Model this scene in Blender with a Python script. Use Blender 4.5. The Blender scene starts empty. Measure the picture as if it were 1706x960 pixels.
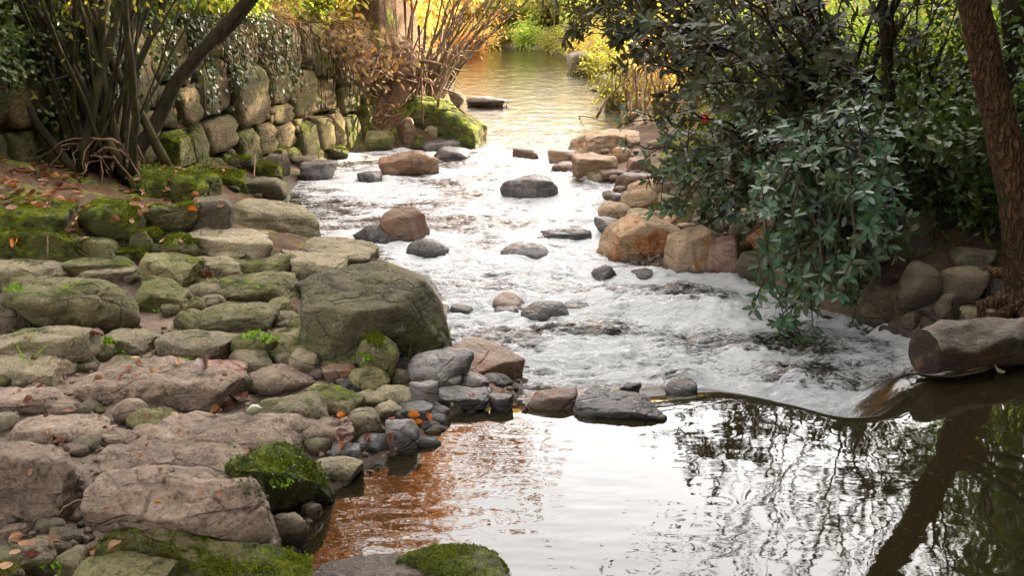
import bpy, math, random
import numpy as np
from mathutils import Vector, Matrix
R = math.radians
SC = bpy.context.scene
COL = SC.collection
# ------------------------------------------------------------------ camera, sky, sun, exposure
CAM_H, PITCH, FPX, TW, TH = 2.2, R(16.7), 2000.0, 1706.0, 960.0
cd = bpy.data.cameras.new('camera'); cam = bpy.data.objects.new('camera', cd); COL.objects.link(cam)
cam.location = (0, 0, CAM_H); cam.rotation_euler = (R(90) - PITCH, 0, 0)
cd.sensor_width = 36.0; cd.lens = 36.0 * FPX / TW; cd.clip_start = 0.05; cd.clip_end = 2000
SC.camera = cam
SUN_AZ, SUN_EL = R(52), R(19)
w = bpy.data.worlds.new('World'); SC.world = w; w.use_nodes = True
nt = w.node_tree; bg = nt.nodes['Background']
sky = nt.nodes.new('ShaderNodeTexSky'); sky.sky_type = 'NISHITA'; sky.sun_disc = False
sky.sun_elevation = SUN_EL; sky.sun_rotation = SUN_AZ; sky.dust_density = 3.0; sky.air_density = 1.0; sky.ozone_density = 1.0
hsv = nt.nodes.new('ShaderNodeHueSaturation'); hsv.inputs['Saturation'].default_value = 0.45
hz = nt.nodes.new('ShaderNodeMix'); hz.data_type = 'RGBA'; hz.inputs[0].default_value = 0.5
hz.inputs[7].default_value = (14.0, 13.2, 12.4, 1)          # thin high cloud veil over the whole sky
nt.links.new(sky.outputs[0], hsv.inputs['Color']); nt.links.new(hsv.outputs[0], hz.inputs[6])
nt.links.new(hz.outputs[2], bg.inputs[0]); bg.inputs[1].default_value = 0.15
sl = bpy.data.lights.new('sun', 'SUN'); sl.energy = 5.0; sl.angle = R(0.5); sl.color = (1.0, 0.80, 0.52)
so = bpy.data.objects.new('sun', sl); COL.objects.link(so)
SDIR = Vector((math.sin(SUN_AZ) * math.cos(SUN_EL), math.cos(SUN_AZ) * math.cos(SUN_EL), math.sin(SUN_EL)))
so.rotation_euler = SDIR.to_track_quat('Z', 'Y').to_euler(); so.location = (0, 0, 30)
vs = SC.view_settings; vs.view_transform = 'Standard'; vs.look = 'None'; vs.gamma = 1; vs.exposure = 3.12
SC.cycles.max_bounces = 6; SC.cycles.diffuse_bounces = 2; SC.cycles.glossy_bounces = 3
SC.cycles.transmission_bounces = 2; SC.cycles.sample_clamp_indirect = 6.0; SC.cycles.caustics_reflective = False
# ------------------------------------------------------------------ helpers
cp, sp = math.cos(PITCH), math.sin(PITCH)
def ray(u, v):                       # direction through a spot of the view, world space, y = 1
    a, b = (u - TW / 2) / FPX, (TH / 2 - v) / FPX
    d = Vector((a, cp + b * sp, -sp + b * cp)); return d / d.y
def P(u, v, z):
    d = ray(u, v); t = (z - CAM_H) / d.z; return Vector((d.x * t, t, z))
def PY(u, v, Y):
    d = ray(u, v); return Vector((d.x * Y, Y, CAM_H + d.z * Y))
def project(p):                      # (n,3) -> u, v, depth
    x, y, z = p[:, 0], p[:, 1], p[:, 2] - CAM_H
    dep = y * cp - z * sp; up = y * sp + z * cp
    return TW / 2 + FPX * x / dep, TH / 2 - FPX * up / dep, dep
def sstep(a, b, x):
    t = np.clip((x - a) / (b - a), 0, 1); return t * t * (3 - 2 * t)
def _hash(ix, iy, iz, seed):
    h = (ix.astype(np.uint32) * np.uint32(374761393) + iy.astype(np.uint32) * np.uint32(668265263)
         + iz.astype(np.uint32) * np.uint32(2147483647) + np.uint32((seed * 974634777 + 12345) & 0xffffffff))
    h = (h ^ (h >> np.uint32(13))) * np.uint32(1274126177)
    h = (h ^ (h >> np.uint32(16))) * np.uint32(2246822519)
    return (h ^ (h >> np.uint32(15)))
_G = np.array([[1,1,0],[-1,1,0],[1,-1,0],[-1,-1,0],[1,0,1],[-1,0,1],[1,0,-1],[-1,0,-1],[0,1,1],[0,-1,1],[0,1,-1],[0,-1,-1],[1,1,0],[-1,1,0],[0,-1,1],[0,-1,-1]], float)
def noise3(p, seed=0):
    i = np.floor(p).astype(np.int64); f = p - i; u = f * f * f * (f * (f * 6 - 15) + 10)
    out = 0
    for dx in (0, 1):
        wx = u[:, 0] if dx else 1 - u[:, 0]
        for dy in (0, 1):
            wy = u[:, 1] if dy else 1 - u[:, 1]
            for dz in (0, 1):
                wz = u[:, 2] if dz else 1 - u[:, 2]
                g = _G[_hash(i[:, 0] + dx, i[:, 1] + dy, i[:, 2] + dz, seed) & np.uint32(15)]
                out = out + wx * wy * wz * (g[:, 0] * (f[:, 0] - dx) + g[:, 1] * (f[:, 1] - dy) + g[:, 2] * (f[:, 2] - dz))
    return out
def fbm(p, octs=4, seed=0, gain=0.5):
    s = 0; a = 1.0; q = p.copy()
    for k in range(octs):
        s = s + a * noise3(q, seed + k * 7); q = q * 2.03; a *= gain
    return s
def n2(x, y, f, octs=3, seed=0, gain=0.5):
    sh = np.shape(x)
    p = np.stack([np.ravel(x) * f, np.ravel(y) * f, np.zeros(np.size(x)) + seed * 1.37], 1)
    return fbm(p, octs, seed, gain).reshape(sh)
def tag(o, label=None, cat=None, group=None, kind=None):
    if label: o['label'] = label
    if cat: o['category'] = cat
    if group: o['group'] = group
    if kind: o['kind'] = kind
    return o
def link(name, me, parent=None, loc=None):
    o = bpy.data.objects.new(name, me); COL.objects.link(o)
    if parent is not None: o.parent = parent
    if loc is not None: o.location = loc
    return o
def np_mesh(name, v, faces, mats, smooth=True, mat_idx=None):
    """v (n,3); faces = list of arrays, each (m,k) with k corners"""
    me = bpy.data.meshes.new(name)
    if not isinstance(faces, list): faces = [faces]
    faces = [np.asarray(f, np.int32) for f in faces if len(f)]
    nl = sum(f.size for f in faces); nf = sum(len(f) for f in faces)
    me.vertices.add(len(v)); me.vertices.foreach_set('co', np.asarray(v, np.float32).ravel())
    me.loops.add(nl); me.polygons.add(nf)
    me.loops.foreach_set('vertex_index', np.concatenate([f.ravel() for f in faces]))
    tot = np.concatenate([np.full(len(f), f.shape[1], np.int32) for f in faces])
    st = np.concatenate([[0], np.cumsum(tot)[:-1]]).astype(np.int32)
    me.polygons.foreach_set('loop_start', st)
    me.polygons.foreach_set('loop_total', tot)
    if smooth: me.polygons.foreach_set('use_smooth', np.ones(nf, bool))
    for m in (mats if isinstance(mats, (list, tuple)) else [mats]): me.materials.append(m)
    if mat_idx is not None: me.polygons.foreach_set('material_index', np.asarray(mat_idx, np.int32))
    me.update(calc_edges=True); me.validate()
    return me
def grid_mesh(name, X, Y, Z, mat):
    ny, nx = X.shape
    v = np.stack([X.ravel(), Y.ravel(), Z.ravel()], 1)
    i = np.arange(ny * nx).reshape(ny, nx)
    f = np.stack([i[:-1, :-1].ravel(), i[:-1, 1:].ravel(), i[1:, 1:].ravel(), i[1:, :-1].ravel()], 1)
    return np_mesh(name, v, f, mat)
def attr(me, name, val):
    a = me.attributes.new(name, 'FLOAT', 'POINT'); a.data.foreach_set('value', np.asarray(val, np.float32).ravel())
# ------------------------------------------------------------------ materials
class NT:
    def __init__(s, name):
        s.m = bpy.data.materials.new(name); s.m.use_nodes = True; s.t = s.m.node_tree; s.t.nodes.clear()
        s.out = s.n('ShaderNodeOutputMaterial')
    def n(s, t, **kw):
        nd = s.t.nodes.new(t)
        for k, v in kw.items(): setattr(nd, k, v)
        return nd
    def l(s, a, b): s.t.links.new(a, b)
    def val(s, sock, v):
        if isinstance(v, (int, float)): sock.default_value = v
        elif isinstance(v, tuple): sock.default_value = v if len(v) == 4 or sock.type == 'VECTOR' else v + (1,)
        else: s.l(v, sock)
    def math(s, op, a, b=0.0, c=None, clamp=False):
        nd = s.n('ShaderNodeMath', operation=op, use_clamp=clamp); s.val(nd.inputs[0], a); s.val(nd.inputs[1], b)
        if c is not None: s.val(nd.inputs[2], c)
        return nd.outputs[0]
    def noise(s, vec, scale, det=4.0, rough=0.55, dist=0.0):
        nd = s.n('ShaderNodeTexNoise'); s.l(vec, nd.inputs['Vector']); nd.inputs['Scale'].default_value = scale
        nd.inputs['Detail'].default_value = det; nd.inputs['Roughness'].default_value = rough; nd.inputs['Distortion'].default_value = dist
        return nd.outputs['Fac']
    def ramp(s, x, a, b, lo=0.0, hi=1.0):
        nd = s.n('ShaderNodeMapRange', interpolation_type='SMOOTHSTEP'); s.val(nd.inputs[0], x)
        nd.inputs[1].default_value = a; nd.inputs[2].default_value = b; nd.inputs[3].default_value = lo; nd.inputs[4].default_value = hi
        return nd.outputs[0]
    def mix(s, f, a, b):
        nd = s.n('ShaderNodeMix', data_type='RGBA'); s.val(nd.inputs[0], f); s.val(nd.inputs[6], a); s.val(nd.inputs[7], b); return nd.outputs[2]
    def mul(s, vec, k):
        nd = s.n('ShaderNodeVectorMath', operation='MULTIPLY'); s.l(vec, nd.inputs[0]); nd.inputs[1].default_value = k; return nd.outputs[0]
    def bump(s, h, strength, dist, normal=None):
        nd = s.n('ShaderNodeBump'); s.val(nd.inputs['Height'], h); nd.inputs['Strength'].default_value = strength
        nd.inputs['Distance'].default_value = dist
        if normal is not None: s.l(normal, nd.inputs['Normal'])
        return nd.outputs[0]
    def bsdf(s, col, rough, normal=None, spec=0.5, ior=1.45):
        b = s.n('ShaderNodeBsdfPrincipled'); s.val(b.inputs['Base Color'], col); s.val(b.inputs['Roughness'], rough)
        b.inputs['IOR'].default_value = ior; s.val(b.inputs['Specular IOR Level'], spec)
        if normal is not None: s.l(normal, b.inputs['Normal'])
        return b
    def done(s, sh): s.l(sh, s.out.inputs[0]); return s.m
MOSS_A, MOSS_B = (0.028, 0.040, 0.006), (0.17, 0.20, 0.014)
def rock_mat(name, c1, c2, moss=0.3, rough=0.85, stain=None, stain_amt=0.0, wet_line=True, moss_up=0.35, lich=0.25, film=0.0, spec=0.35, strata=1.0):
    """weathered sandstone: two earth tones, grain, pits, bedding lines, lichen, green algae film, moss on what faces up, a wet band by the water"""
    t = NT(name); tc = t.n('ShaderNodeTexCoord'); oi = t.n('ShaderNodeObjectInfo'); geo = t.n('ShaderNodeNewGeometry')
    off = t.n('ShaderNodeVectorMath', operation='ADD'); t.l(tc.outputs['Object'], off.inputs[0])
    cmb = t.n('ShaderNodeCombineXYZ'); k = t.math('MULTIPLY', oi.outputs['Random'], 37.0); t.l(k, cmb.inputs[0]); t.l(k, cmb.inputs[1]); t.l(cmb.outputs[0], off.inputs[1])
    v = off.outputs[0]
    big, mid, fine = t.noise(v, 2.6, 3, 0.6, 0.4), t.noise(v, 9, 6, 0.68, 0.3), t.noise(v, 75, 5, 0.7)
    lay = t.noise(t.mul(v, (2.2, 2.2, 26.0)), 1.0, 5, 0.6, 0.7)
    col = t.mix(t.ramp(big, 0.34, 0.64), c1, c2)
    col = t.mix(t.ramp(mid, 0.42, 0.75, 0, 0.75), col, tuple(min(1, x * 1.45) for x in c2))
    col = t.mix(t.ramp(mid, 0.46, 0.26, 0, 0.7), col, tuple(x * 0.42 for x in c1))
    col = t.mix(t.ramp(lay, 0.44, 0.34, 0, 0.55 * strata), col, tuple(x * 0.45 for x in c1))
    col = t.mix(t.ramp(fine, 0.52, 0.66, 0, 0.65), col, tuple(min(1, x * 1.6) for x in c2))
    col = t.mix(t.ramp(fine, 0.47, 0.32, 0, 0.8), col, tuple(x * 0.35 for x in c1))
    if stain:
        sn = t.noise(v, 4.0, 5, 0.62, 0.8)
        col = t.mix(t.ramp(sn, 0.62 - 0.4 * stain_amt, 0.78 - 0.3 * stain_amt, 0, 0.9), col, stain)
    if lich:
        ln = t.noise(v, 16, 5, 0.7, 0.6); col = t.mix(t.ramp(ln, 0.61, 0.68, 0, lich), col, (0.40, 0.40, 0.33))
    if film:
        fn = t.noise(v, 3.3, 4, 0.65, 0.5); col = t.mix(t.ramp(fn, 0.60 - 0.25 * film, 0.70, 0, 0.8 * film + 0.1), col, (0.072, 0.078, 0.016))
    rnd = t.math('MULTIPLY_ADD', oi.outputs['Random'], 0.45, 0.78)
    vm = t.n('ShaderNodeVectorMath', operation='SCALE'); t.l(col, vm.inputs[0]); t.l(rnd, vm.inputs['Scale']); col = vm.outputs[0]
    sepn = t.n('ShaderNodeSeparateXYZ'); t.l(geo.outputs['Normal'], sepn.inputs[0])
    hgt = t.math('ADD', t.math('MULTIPLY', mid, 1.0), t.math('ADD', t.math('MULTIPLY', fine, 0.35), t.math('MULTIPLY', lay, 0.5 * strata)))
    crk = t.n('ShaderNodeTexVoronoi', feature='DISTANCE_TO_EDGE'); t.l(t.mul(off.outputs[0], (1.0, 1.6, 2.4)), crk.inputs['Vector']); crk.inputs['Scale'].default_value = 2.6
    ck = t.math('MULTIPLY', t.ramp(crk.outputs['Distance'], 0.028, 0.0), t.ramp(mid, 0.42, 0.6)); col = t.mix(t.math('MULTIPLY', ck, 0.55), col, tuple(x * 0.3 for x in c1)); hgt = t.math('SUBTRACT', hgt, t.math('MULTIPLY', ck, 0.35))
    nrm = t.bump(hgt, 0.95, 0.034)
    rg = rough
    if moss > 0:
        mn = t.noise(v, 5.0, 6, 0.66, 0.3); mf = t.noise(v, 120, 3, 0.7)
        mk = t.math('ADD', mn, t.math('MULTIPLY', sepn.outputs[2], moss_up * 0.5)); mk = t.math('ADD', mk, moss - 0.5)
        mk = t.ramp(mk, 0.46, 0.58)
        mc = t.mix(t.ramp(t.noise(v, 11, 4, 0.6), 0.36, 0.66), MOSS_A, MOSS_B); mc = t.mix(t.ramp(mf, 0.5, 0.3, 0, 0.7), mc, (0.012, 0.018, 0.004))
        col = t.mix(mk, col, mc)
        nrm = t.bump(t.math('MULTIPLY', t.math('ADD', mf, mn), mk), 0.9, 0.025, nrm)
        rg = t.math('MAXIMUM', rough, t.math('MULTIPLY', mk, 0.95))
    if wet_line:
        sepp = t.n('ShaderNodeSeparateXYZ'); t.l(geo.outputs['Position'], sepp.inputs[0])
        al = t.n('ShaderNodeAttribute'); al.attribute_name = 'wet'
        ww = t.math('MULTIPLY', al.outputs['Fac'], 1.0, clamp=True)
        dk = t.n('ShaderNodeVectorMath', operation='SCALE'); t.l(col, dk.inputs[0]); t.l(t.math('MULTIPLY_ADD', ww, -0.62, 1.0), dk.inputs['Scale']); col = dk.outputs[0]
        rg = t.math('MULTIPLY', rg, t.math('MULTIPLY_ADD', ww, -0.68, 1.0))
    b = t.bsdf(col, rg, nrm, spec)
    return t.done(b.outputs[0])
M = {}
M['pale']   = rock_mat('sandstone_pale', (0.140, 0.102, 0.076), (0.225, 0.168, 0.126), moss=0.10, film=0.15)
M['grey']   = rock_mat('sandstone_grey_green', (0.125, 0.104, 0.064), (0.215, 0.178, 0.116), moss=0.20, film=0.45)
M['green']  = rock_mat('sandstone_algae', (0.092, 0.082, 0.040), (0.165, 0.145, 0.070), moss=0.29, film=0.8)
M['mossy']  = rock_mat('mossy_rock', (0.048, 0.042, 0.018), (0.11, 0.095, 0.045), moss=0.26, film=0.8, moss_up=0.7)
M['hero']   = rock_mat('dark_boulder_rock', (0.030, 0.026, 0.012), (0.095, 0.086, 0.048), moss=0.25, film=0.65, moss_up=0.2)
M['moss']   = rock_mat('moss_covered_rock', (0.050, 0.048, 0.016), (0.085, 0.080, 0.028), moss=0.47, film=0.9, moss_up=0.7)
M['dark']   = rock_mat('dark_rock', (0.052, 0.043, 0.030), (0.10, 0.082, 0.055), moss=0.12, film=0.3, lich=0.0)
M['wet']    = rock_mat('wet_slate_rock', (0.050, 0.047, 0.048), (0.115, 0.100, 0.092), moss=0.0, rough=0.42, lich=0.1, spec=0.6)
M['brown']  = rock_mat('brown_rock', (0.085, 0.050, 0.032), (0.16, 0.105, 0.066), moss=0.0, rough=0.55, stain=(0.16, 0.06, 0.022), stain_amt=0.4, lich=0.15, spec=0.5)
M['tan']    = rock_mat('tan_boulder', (0.21, 0.145, 0.090), (0.32, 0.235, 0.155), moss=0.0, rough=0.7, stain=(0.27, 0.125, 0.045), stain_amt=0.35)
M['orange'] = rock_mat('iron_stained_boulder', (0.23, 0.145, 0.075), (0.34, 0.235, 0.14), moss=0.0, rough=0.6, stain=(0.34, 0.13, 0.035), stain_amt=0.38, lich=0.1)
M['red']    = rock_mat('reddish_slab', (0.175, 0.112, 0.088), (0.25, 0.17, 0.13), moss=0.08, stain=(0.16, 0.055, 0.045), stain_amt=0.45)
M['wall']   = rock_mat('wall_stone', (0.060, 0.041, 0.019), (0.125, 0.088, 0.045), moss=0.37, film=0.7, wet_line=False, moss_up=0.2)
M['wallmoss'] = rock_mat('wall_stone_mossy', (0.050, 0.042, 0.016), (0.09, 0.075, 0.03), moss=0.46, film=0.7, wet_line=False, moss_up=0.2)
def simple_mat(name, c1, c2, scale=8, rough=0.85, bump=0.01, stretch=(1, 1, 1), spec=0.3, bstr=0.8):
    t = NT(name); tc = t.n('ShaderNodeTexCoord'); v = t.mul(tc.outputs['Object'], stretch)
    n = t.noise(v, scale, 6, 0.65, 0.4); f = t.noise(v, scale * 7, 4, 0.65)
    col = t.mix(t.ramp(n, 0.35, 0.65), c1, c2); col = t.mix(t.ramp(f, 0.5, 0.3, 0, 0.6), col, tuple(x * 0.4 for x in c1))
    b = t.bsdf(col, rough, t.bump(t.math('ADD', n, t.math('MULTIPLY', f, 0.4)), bstr, bump), spec); return t.done(b.outputs[0])
def leaf_mat(name, cols, trans=0.35, rough=0.5, spec=0.5, tcol=None, under=None):
    """a leaf: colour drawn per leaf (random per island), light passing through, glossy or matt"""
    t = NT(name); geo = t.n('ShaderNodeNewGeometry'); cr = t.n('ShaderNodeValToRGB'); t.l(geo.outputs['Random Per Island'], cr.inputs[0])
    el = cr.color_ramp.elements
    while len(el) < len(cols): el.new(0.5)
    for i, c in enumerate(cols): el[i].position = i / max(1, len(cols) - 1); el[i].color = c + (1,)
    tc = t.n('ShaderNodeTexCoord'); nn = t.noise(tc.outputs['Object'], 2.5, 3)
    dk = t.n('ShaderNodeVectorMath', operation='SCALE'); t.l(cr.outputs[0], dk.inputs[0]); t.l(t.ramp(nn, 0.3, 0.7, 0.75, 1.25), dk.inputs['Scale']); col = dk.outputs[0]
    if under: col = t.mix(geo.outputs['Backfacing'], col, under)
    b = t.bsdf(col, rough, None, spec)
    tr = t.n('ShaderNodeBsdfTranslucent')
    if tcol: t.val(tr.inputs[0], tcol)
    else:
        k = t.n('ShaderNodeVectorMath', operation='MULTIPLY'); t.l(col, k.inputs[0]); k.inputs[1].default_value = (1.7, 1.6, 0.7); t.l(k.outputs[0], tr.inputs[0])
    mx = t.n('ShaderNodeMixShader'); mx.inputs[0].default_value = trans; t.l(b.outputs[0], mx.inputs[1]); t.l(tr.outputs[0], mx.inputs[2])
    return t.done(mx.outputs[0])
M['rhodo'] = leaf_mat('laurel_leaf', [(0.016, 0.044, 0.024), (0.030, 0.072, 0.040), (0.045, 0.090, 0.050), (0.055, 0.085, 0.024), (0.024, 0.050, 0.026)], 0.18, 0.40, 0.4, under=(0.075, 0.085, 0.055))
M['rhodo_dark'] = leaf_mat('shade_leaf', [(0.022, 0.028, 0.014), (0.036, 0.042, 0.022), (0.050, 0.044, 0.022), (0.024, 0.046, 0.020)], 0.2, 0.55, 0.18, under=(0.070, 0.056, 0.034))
M['lime'] = leaf_mat('lime_leaf', [(0.06, 0.11, 0.012), (0.10, 0.16, 0.018), (0.14, 0.19, 0.025)], 0.55, 0.5, 0.4, tcol=(0.46, 0.60, 0.05, 1))
M['green'+'leaf'] = leaf_mat('green_leaf', [(0.025, 0.055, 0.010), (0.045, 0.085, 0.016), (0.070, 0.11, 0.020)], 0.35, 0.45, 0.5)
M['ivy'] = leaf_mat('ivy_leaf', [(0.018, 0.042, 0.010), (0.034, 0.062, 0.014), (0.070, 0.088, 0.024)], 0.2, 0.42, 0.4)
M['gold'] = leaf_mat('golden_leaf', [(0.32, 0.20, 0.035), (0.44, 0.30, 0.05), (0.36, 0.23, 0.04), (0.24, 0.21, 0.04)], 0.5, 0.6, 0.3, tcol=(0.80, 0.55, 0.11, 1))
M['rust'] = leaf_mat('rust_leaf', [(0.30, 0.095, 0.020), (0.42, 0.17, 0.035), (0.22, 0.070, 0.020), (0.40, 0.20, 0.05)], 0.45, 0.6, 0.3, tcol=(0.75, 0.32, 0.07, 1))
M['olive'] = leaf_mat('olive_leaf', [(0.09, 0.095, 0.015), (0.14, 0.14, 0.02), (0.17, 0.13, 0.025), (0.06, 0.085, 0.015)], 0.45, 0.55, 0.35, tcol=(0.38, 0.36, 0.04, 1))
M['fern'] = leaf_mat('fern_leaf', [(0.13, 0.20, 0.03), (0.19, 0.26, 0.04), (0.26, 0.28, 0.05)], 0.45, 0.55, 0.35, tcol=(0.45, 0.55, 0.06, 1))
M['dry'] = leaf_mat('dry_bracken', [(0.15, 0.095, 0.050), (0.24, 0.17, 0.10), (0.10, 0.060, 0.035), (0.18, 0.095, 0.045)], 0.3, 0.7, 0.2)
M['fallen'] = leaf_mat('fallen_leaf', [(0.24, 0.105, 0.055), (0.15, 0.060, 0.032), (0.30, 0.16, 0.09)], 0.2, 0.6, 0.35)
M['fallen_tan'] = leaf_mat('fallen_leaf_tan', [(0.36, 0.22, 0.13), (0.30, 0.16, 0.09)], 0.2, 0.6, 0.35)
M['fallen_red'] = leaf_mat('fallen_leaf_red', [(0.085, 0.028, 0.020), (0.14, 0.045, 0.030)], 0.2, 0.45, 0.4)
M['fallen_orange'] = leaf_mat('fallen_leaf_orange', [(0.45, 0.14, 0.012), (0.40, 0.10, 0.012)], 0.2, 0.45, 0.4)
M['grass'] = leaf_mat('grass_blade', [(0.10, 0.19, 0.02), (0.15, 0.26, 0.03)], 0.4, 0.5, 0.3)
M['mossblade'] = leaf_mat('moss_tuft', [(0.035, 0.050, 0.006), (0.10, 0.125, 0.010), (0.17, 0.19, 0.016)], 0.3, 0.9, 0.1)
M['bark_dark'] = simple_mat('dark_bark', (0.014, 0.010, 0.006), (0.042, 0.032, 0.017), 14, 0.9, 0.02, (1, 1, 0.3))
M['bark_green'] = simple_mat('mossy_bark', (0.018, 0.015, 0.006), (0.052, 0.046, 0.013), 12, 0.95, 0.02, (1, 1, 0.3))
M['bark_rust'] = simple_mat('rusty_bark', (0.045, 0.022, 0.010), (0.125, 0.060, 0.024), 26, 0.95, 0.06, (1, 1, 0.13), bstr=1.0)
M['bark_tan'] = simple_mat('tan_twig_bark', (0.15, 0.095, 0.055), (0.27, 0.18, 0.11), 10, 0.85, 0.01, (1, 1, 0.3))
M['bark_grey'] = simple_mat('grey_bark', (0.09, 0.070, 0.045), (0.19, 0.145, 0.095), 12, 0.9, 0.015, (1, 1, 0.3))
M['root'] = simple_mat('root_wood', (0.11, 0.065, 0.04), (0.20, 0.125, 0.08), 14, 0.85, 0.01, (1, 1, 0.4))
M['log'] = simple_mat('weathered_log', (0.10, 0.065, 0.042), (0.29, 0.225, 0.18), 5, 0.7, 0.03, (0.5, 3, 3), 0.5, 1.0)
t = NT('weathered_log'); tc = t.n('ShaderNodeTexCoord'); v = t.mul(tc.outputs['Object'], (1, 3.5, 3.5)); geo = t.n('ShaderNodeNewGeometry'); sx = t.n('ShaderNodeSeparateXYZ'); t.l(geo.outputs['Normal'], sx.inputs[0])
n1 = t.noise(v, 6, 6, 0.7, 0.6); n2_ = t.noise(v, 30, 5, 0.7); k = t.ramp(t.math('ADD', sx.outputs[2], t.math('MULTIPLY_ADD', n1, 1.2, -.6)), 0.25, 0.7)
c = t.mix(k, t.mix(t.ramp(n1, .35, .65), (0.030, 0.017, 0.009), (0.095, 0.050, 0.024)), t.mix(t.ramp(n1, .35, .65), (0.16, 0.125, 0.105), (0.30, 0.255, 0.22))); c = t.mix(t.ramp(n2_, .5, .32, 0, .8), c, (0.025, 0.016, 0.010))
b = t.bsdf(c, 0.6, t.bump(t.math('ADD', n1, n2_), 1.0, 0.04), 0.4); M['log'] = t.done(b.outputs[0])
M['log_end'] = simple_mat('log_end', (0.020, 0.012, 0.006), (0.045, 0.028, 0.012), 16, 0.8, 0.012)
t = NT('log_end'); tc = t.n('ShaderNodeTexCoord'); ln = t.n('ShaderNodeVectorMath', operation='LENGTH'); t.l(tc.outputs['Object'], ln.inputs[0]); nz = t.noise(tc.outputs['Object'], 14, 5, .7, .4)
rg_ = t.math('SINE', t.math('MULTIPLY_ADD', nz, 9.0, t.math('MULTIPLY', ln.outputs['Value'], 520.0))); c = t.mix(t.ramp(rg_, -.6, .8, 0, .28), (0.014, 0.008, 0.004), (0.042, 0.026, 0.012)); c = t.mix(t.ramp(nz, .5, .7), c, (0.085, 0.058, 0.028))
b = t.bsdf(c, .75, t.bump(t.math('ADD', rg_, t.math('MULTIPLY', nz, 9.0)), .7, .006), .4); M['log_end'] = t.done(b.outputs[0])
t = NT('plated_bark'); tc = t.n('ShaderNodeTexCoord'); v = tc.outputs['Object']; vr = t.n('ShaderNodeTexVoronoi', feature='DISTANCE_TO_EDGE'); dv = t.n('ShaderNodeVectorMath', operation='ADD'); nz = t.n('ShaderNodeTexNoise'); t.l(v, nz.inputs['Vector']); nz.inputs['Scale'].default_value = 14; t.l(t.mul(v, (1, 1, .2)), dv.inputs[0]); t.l(t.mul(nz.outputs['Color'], (.05, .05, .02)), dv.inputs[1]); t.l(dv.outputs[0], vr.inputs['Vector']); vr.inputs['Scale'].default_value = 30
n1 = t.noise(v, 9, 6, .7, .5); n2_ = t.noise(v, 60, 4, .7); pl_ = t.ramp(vr.outputs['Distance'], .02, .22); c = t.mix(t.ramp(n1, .35, .65), (0.050, 0.026, 0.012), (0.125, 0.066, 0.028)); c = t.mix(t.ramp(n2_, .5, .66, 0, .6), c, (0.17, 0.11, 0.055)); c = t.mix(t.ramp(pl_, .5, 0, 0, .6), c, (0.022, 0.013, 0.007)); c = t.mix(t.ramp(t.noise(v, 4, 4, .6), .58, .68, 0, .6), c, (0.045, 0.050, 0.014))
b = t.bsdf(c, .92, t.bump(t.math('ADD', pl_, t.math('MULTIPLY', n2_, .5)), 1.0, .03), .25); M['bark_plate'] = t.done(b.outputs[0])
M['earth'] = simple_mat('dark_earth', (0.035, 0.022, 0.012), (0.085, 0.055, 0.030), 7, 0.95, 0.04)
M['red_berry'] = simple_mat('red_petals', (0.55, 0.015, 0.02), (0.70, 0.03, 0.03), 20, 0.5, 0.002)
M['white_leaf'] = simple_mat('pale_leaf', (0.45, 0.50, 0.36), (0.60, 0.62, 0.48), 20, 0.5, 0.002)
# terrain: soil, leaf litter and moss by zone
t = NT('ground_soil'); tc = t.n('ShaderNodeTexCoord'); v = tc.outputs['Object']
a1 = t.n('ShaderNodeAttribute'); a1.attribute_name = 'moss'; a2 = t.n('ShaderNodeAttribute'); a2.attribute_name = 'litter'; a3 = t.n('ShaderNodeAttribute'); a3.attribute_name = 'wet'; a4 = t.n('ShaderNodeAttribute'); a4.attribute_name = 'humus_shade'
n1, nn2, n3 = t.noise(v, 3, 6, 0.65, 0.4), t.noise(v, 28, 5, 0.7), t.noise(v, 110, 4, 0.7)
c = t.mix(t.ramp(n1, 0.35, 0.65), (0.155, 0.108, 0.078), (0.225, 0.165, 0.122)); c = t.mix(t.ramp(nn2, 0.5, 0.3, 0, 0.75), c, (0.07, 0.048, 0.034))
c = t.mix(t.ramp(n3, 0.55, 0.72, 0, 0.6), c, (0.34, 0.26, 0.20))
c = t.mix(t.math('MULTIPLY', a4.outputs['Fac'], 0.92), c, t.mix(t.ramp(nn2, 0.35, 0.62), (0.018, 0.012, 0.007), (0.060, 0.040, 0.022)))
vor = t.n('ShaderNodeTexVoronoi'); t.l(v, vor.inputs['Vector']); vor.inputs['Scale'].default_value = 22
lc = t.mix(vor.outputs['Color'], (0.035, 0.018, 0.010), (0.15, 0.065, 0.030)); c = t.mix(t.math('MULTIPLY', a2.outputs['Fac'], t.ramp(nn2, 0.38, 0.55)), c, lc)
mm = t.ramp(t.math('ADD', n1, t.math('MULTIPLY', a1.outputs['Fac'], 0.45)), 0.62, 0.76)
mc = t.mix(t.ramp(nn2, 0.35, 0.62), MOSS_A, MOSS_B); mc = t.mix(t.ramp(n3, 0.5, 0.3, 0, 0.7), mc, (0.012, 0.02, 0.004)); c = t.mix(mm, c, mc)
dk = t.n('ShaderNodeVectorMath', operation='SCALE'); t.l(c, dk.inputs[0]); t.l(t.math('MULTIPLY_ADD', a3.outputs['Fac'], -0.6, 1.0), dk.inputs['Scale'])
b = t.bsdf(dk.outputs[0], t.math('MULTIPLY_ADD', a3.outputs['Fac'], -0.55, 0.95), t.bump(t.math('ADD', nn2, t.math('MULTIPLY', n3, 0.5)), 0.8, 0.03), 0.35)
M['ground'] = t.done(b.outputs[0])
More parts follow.
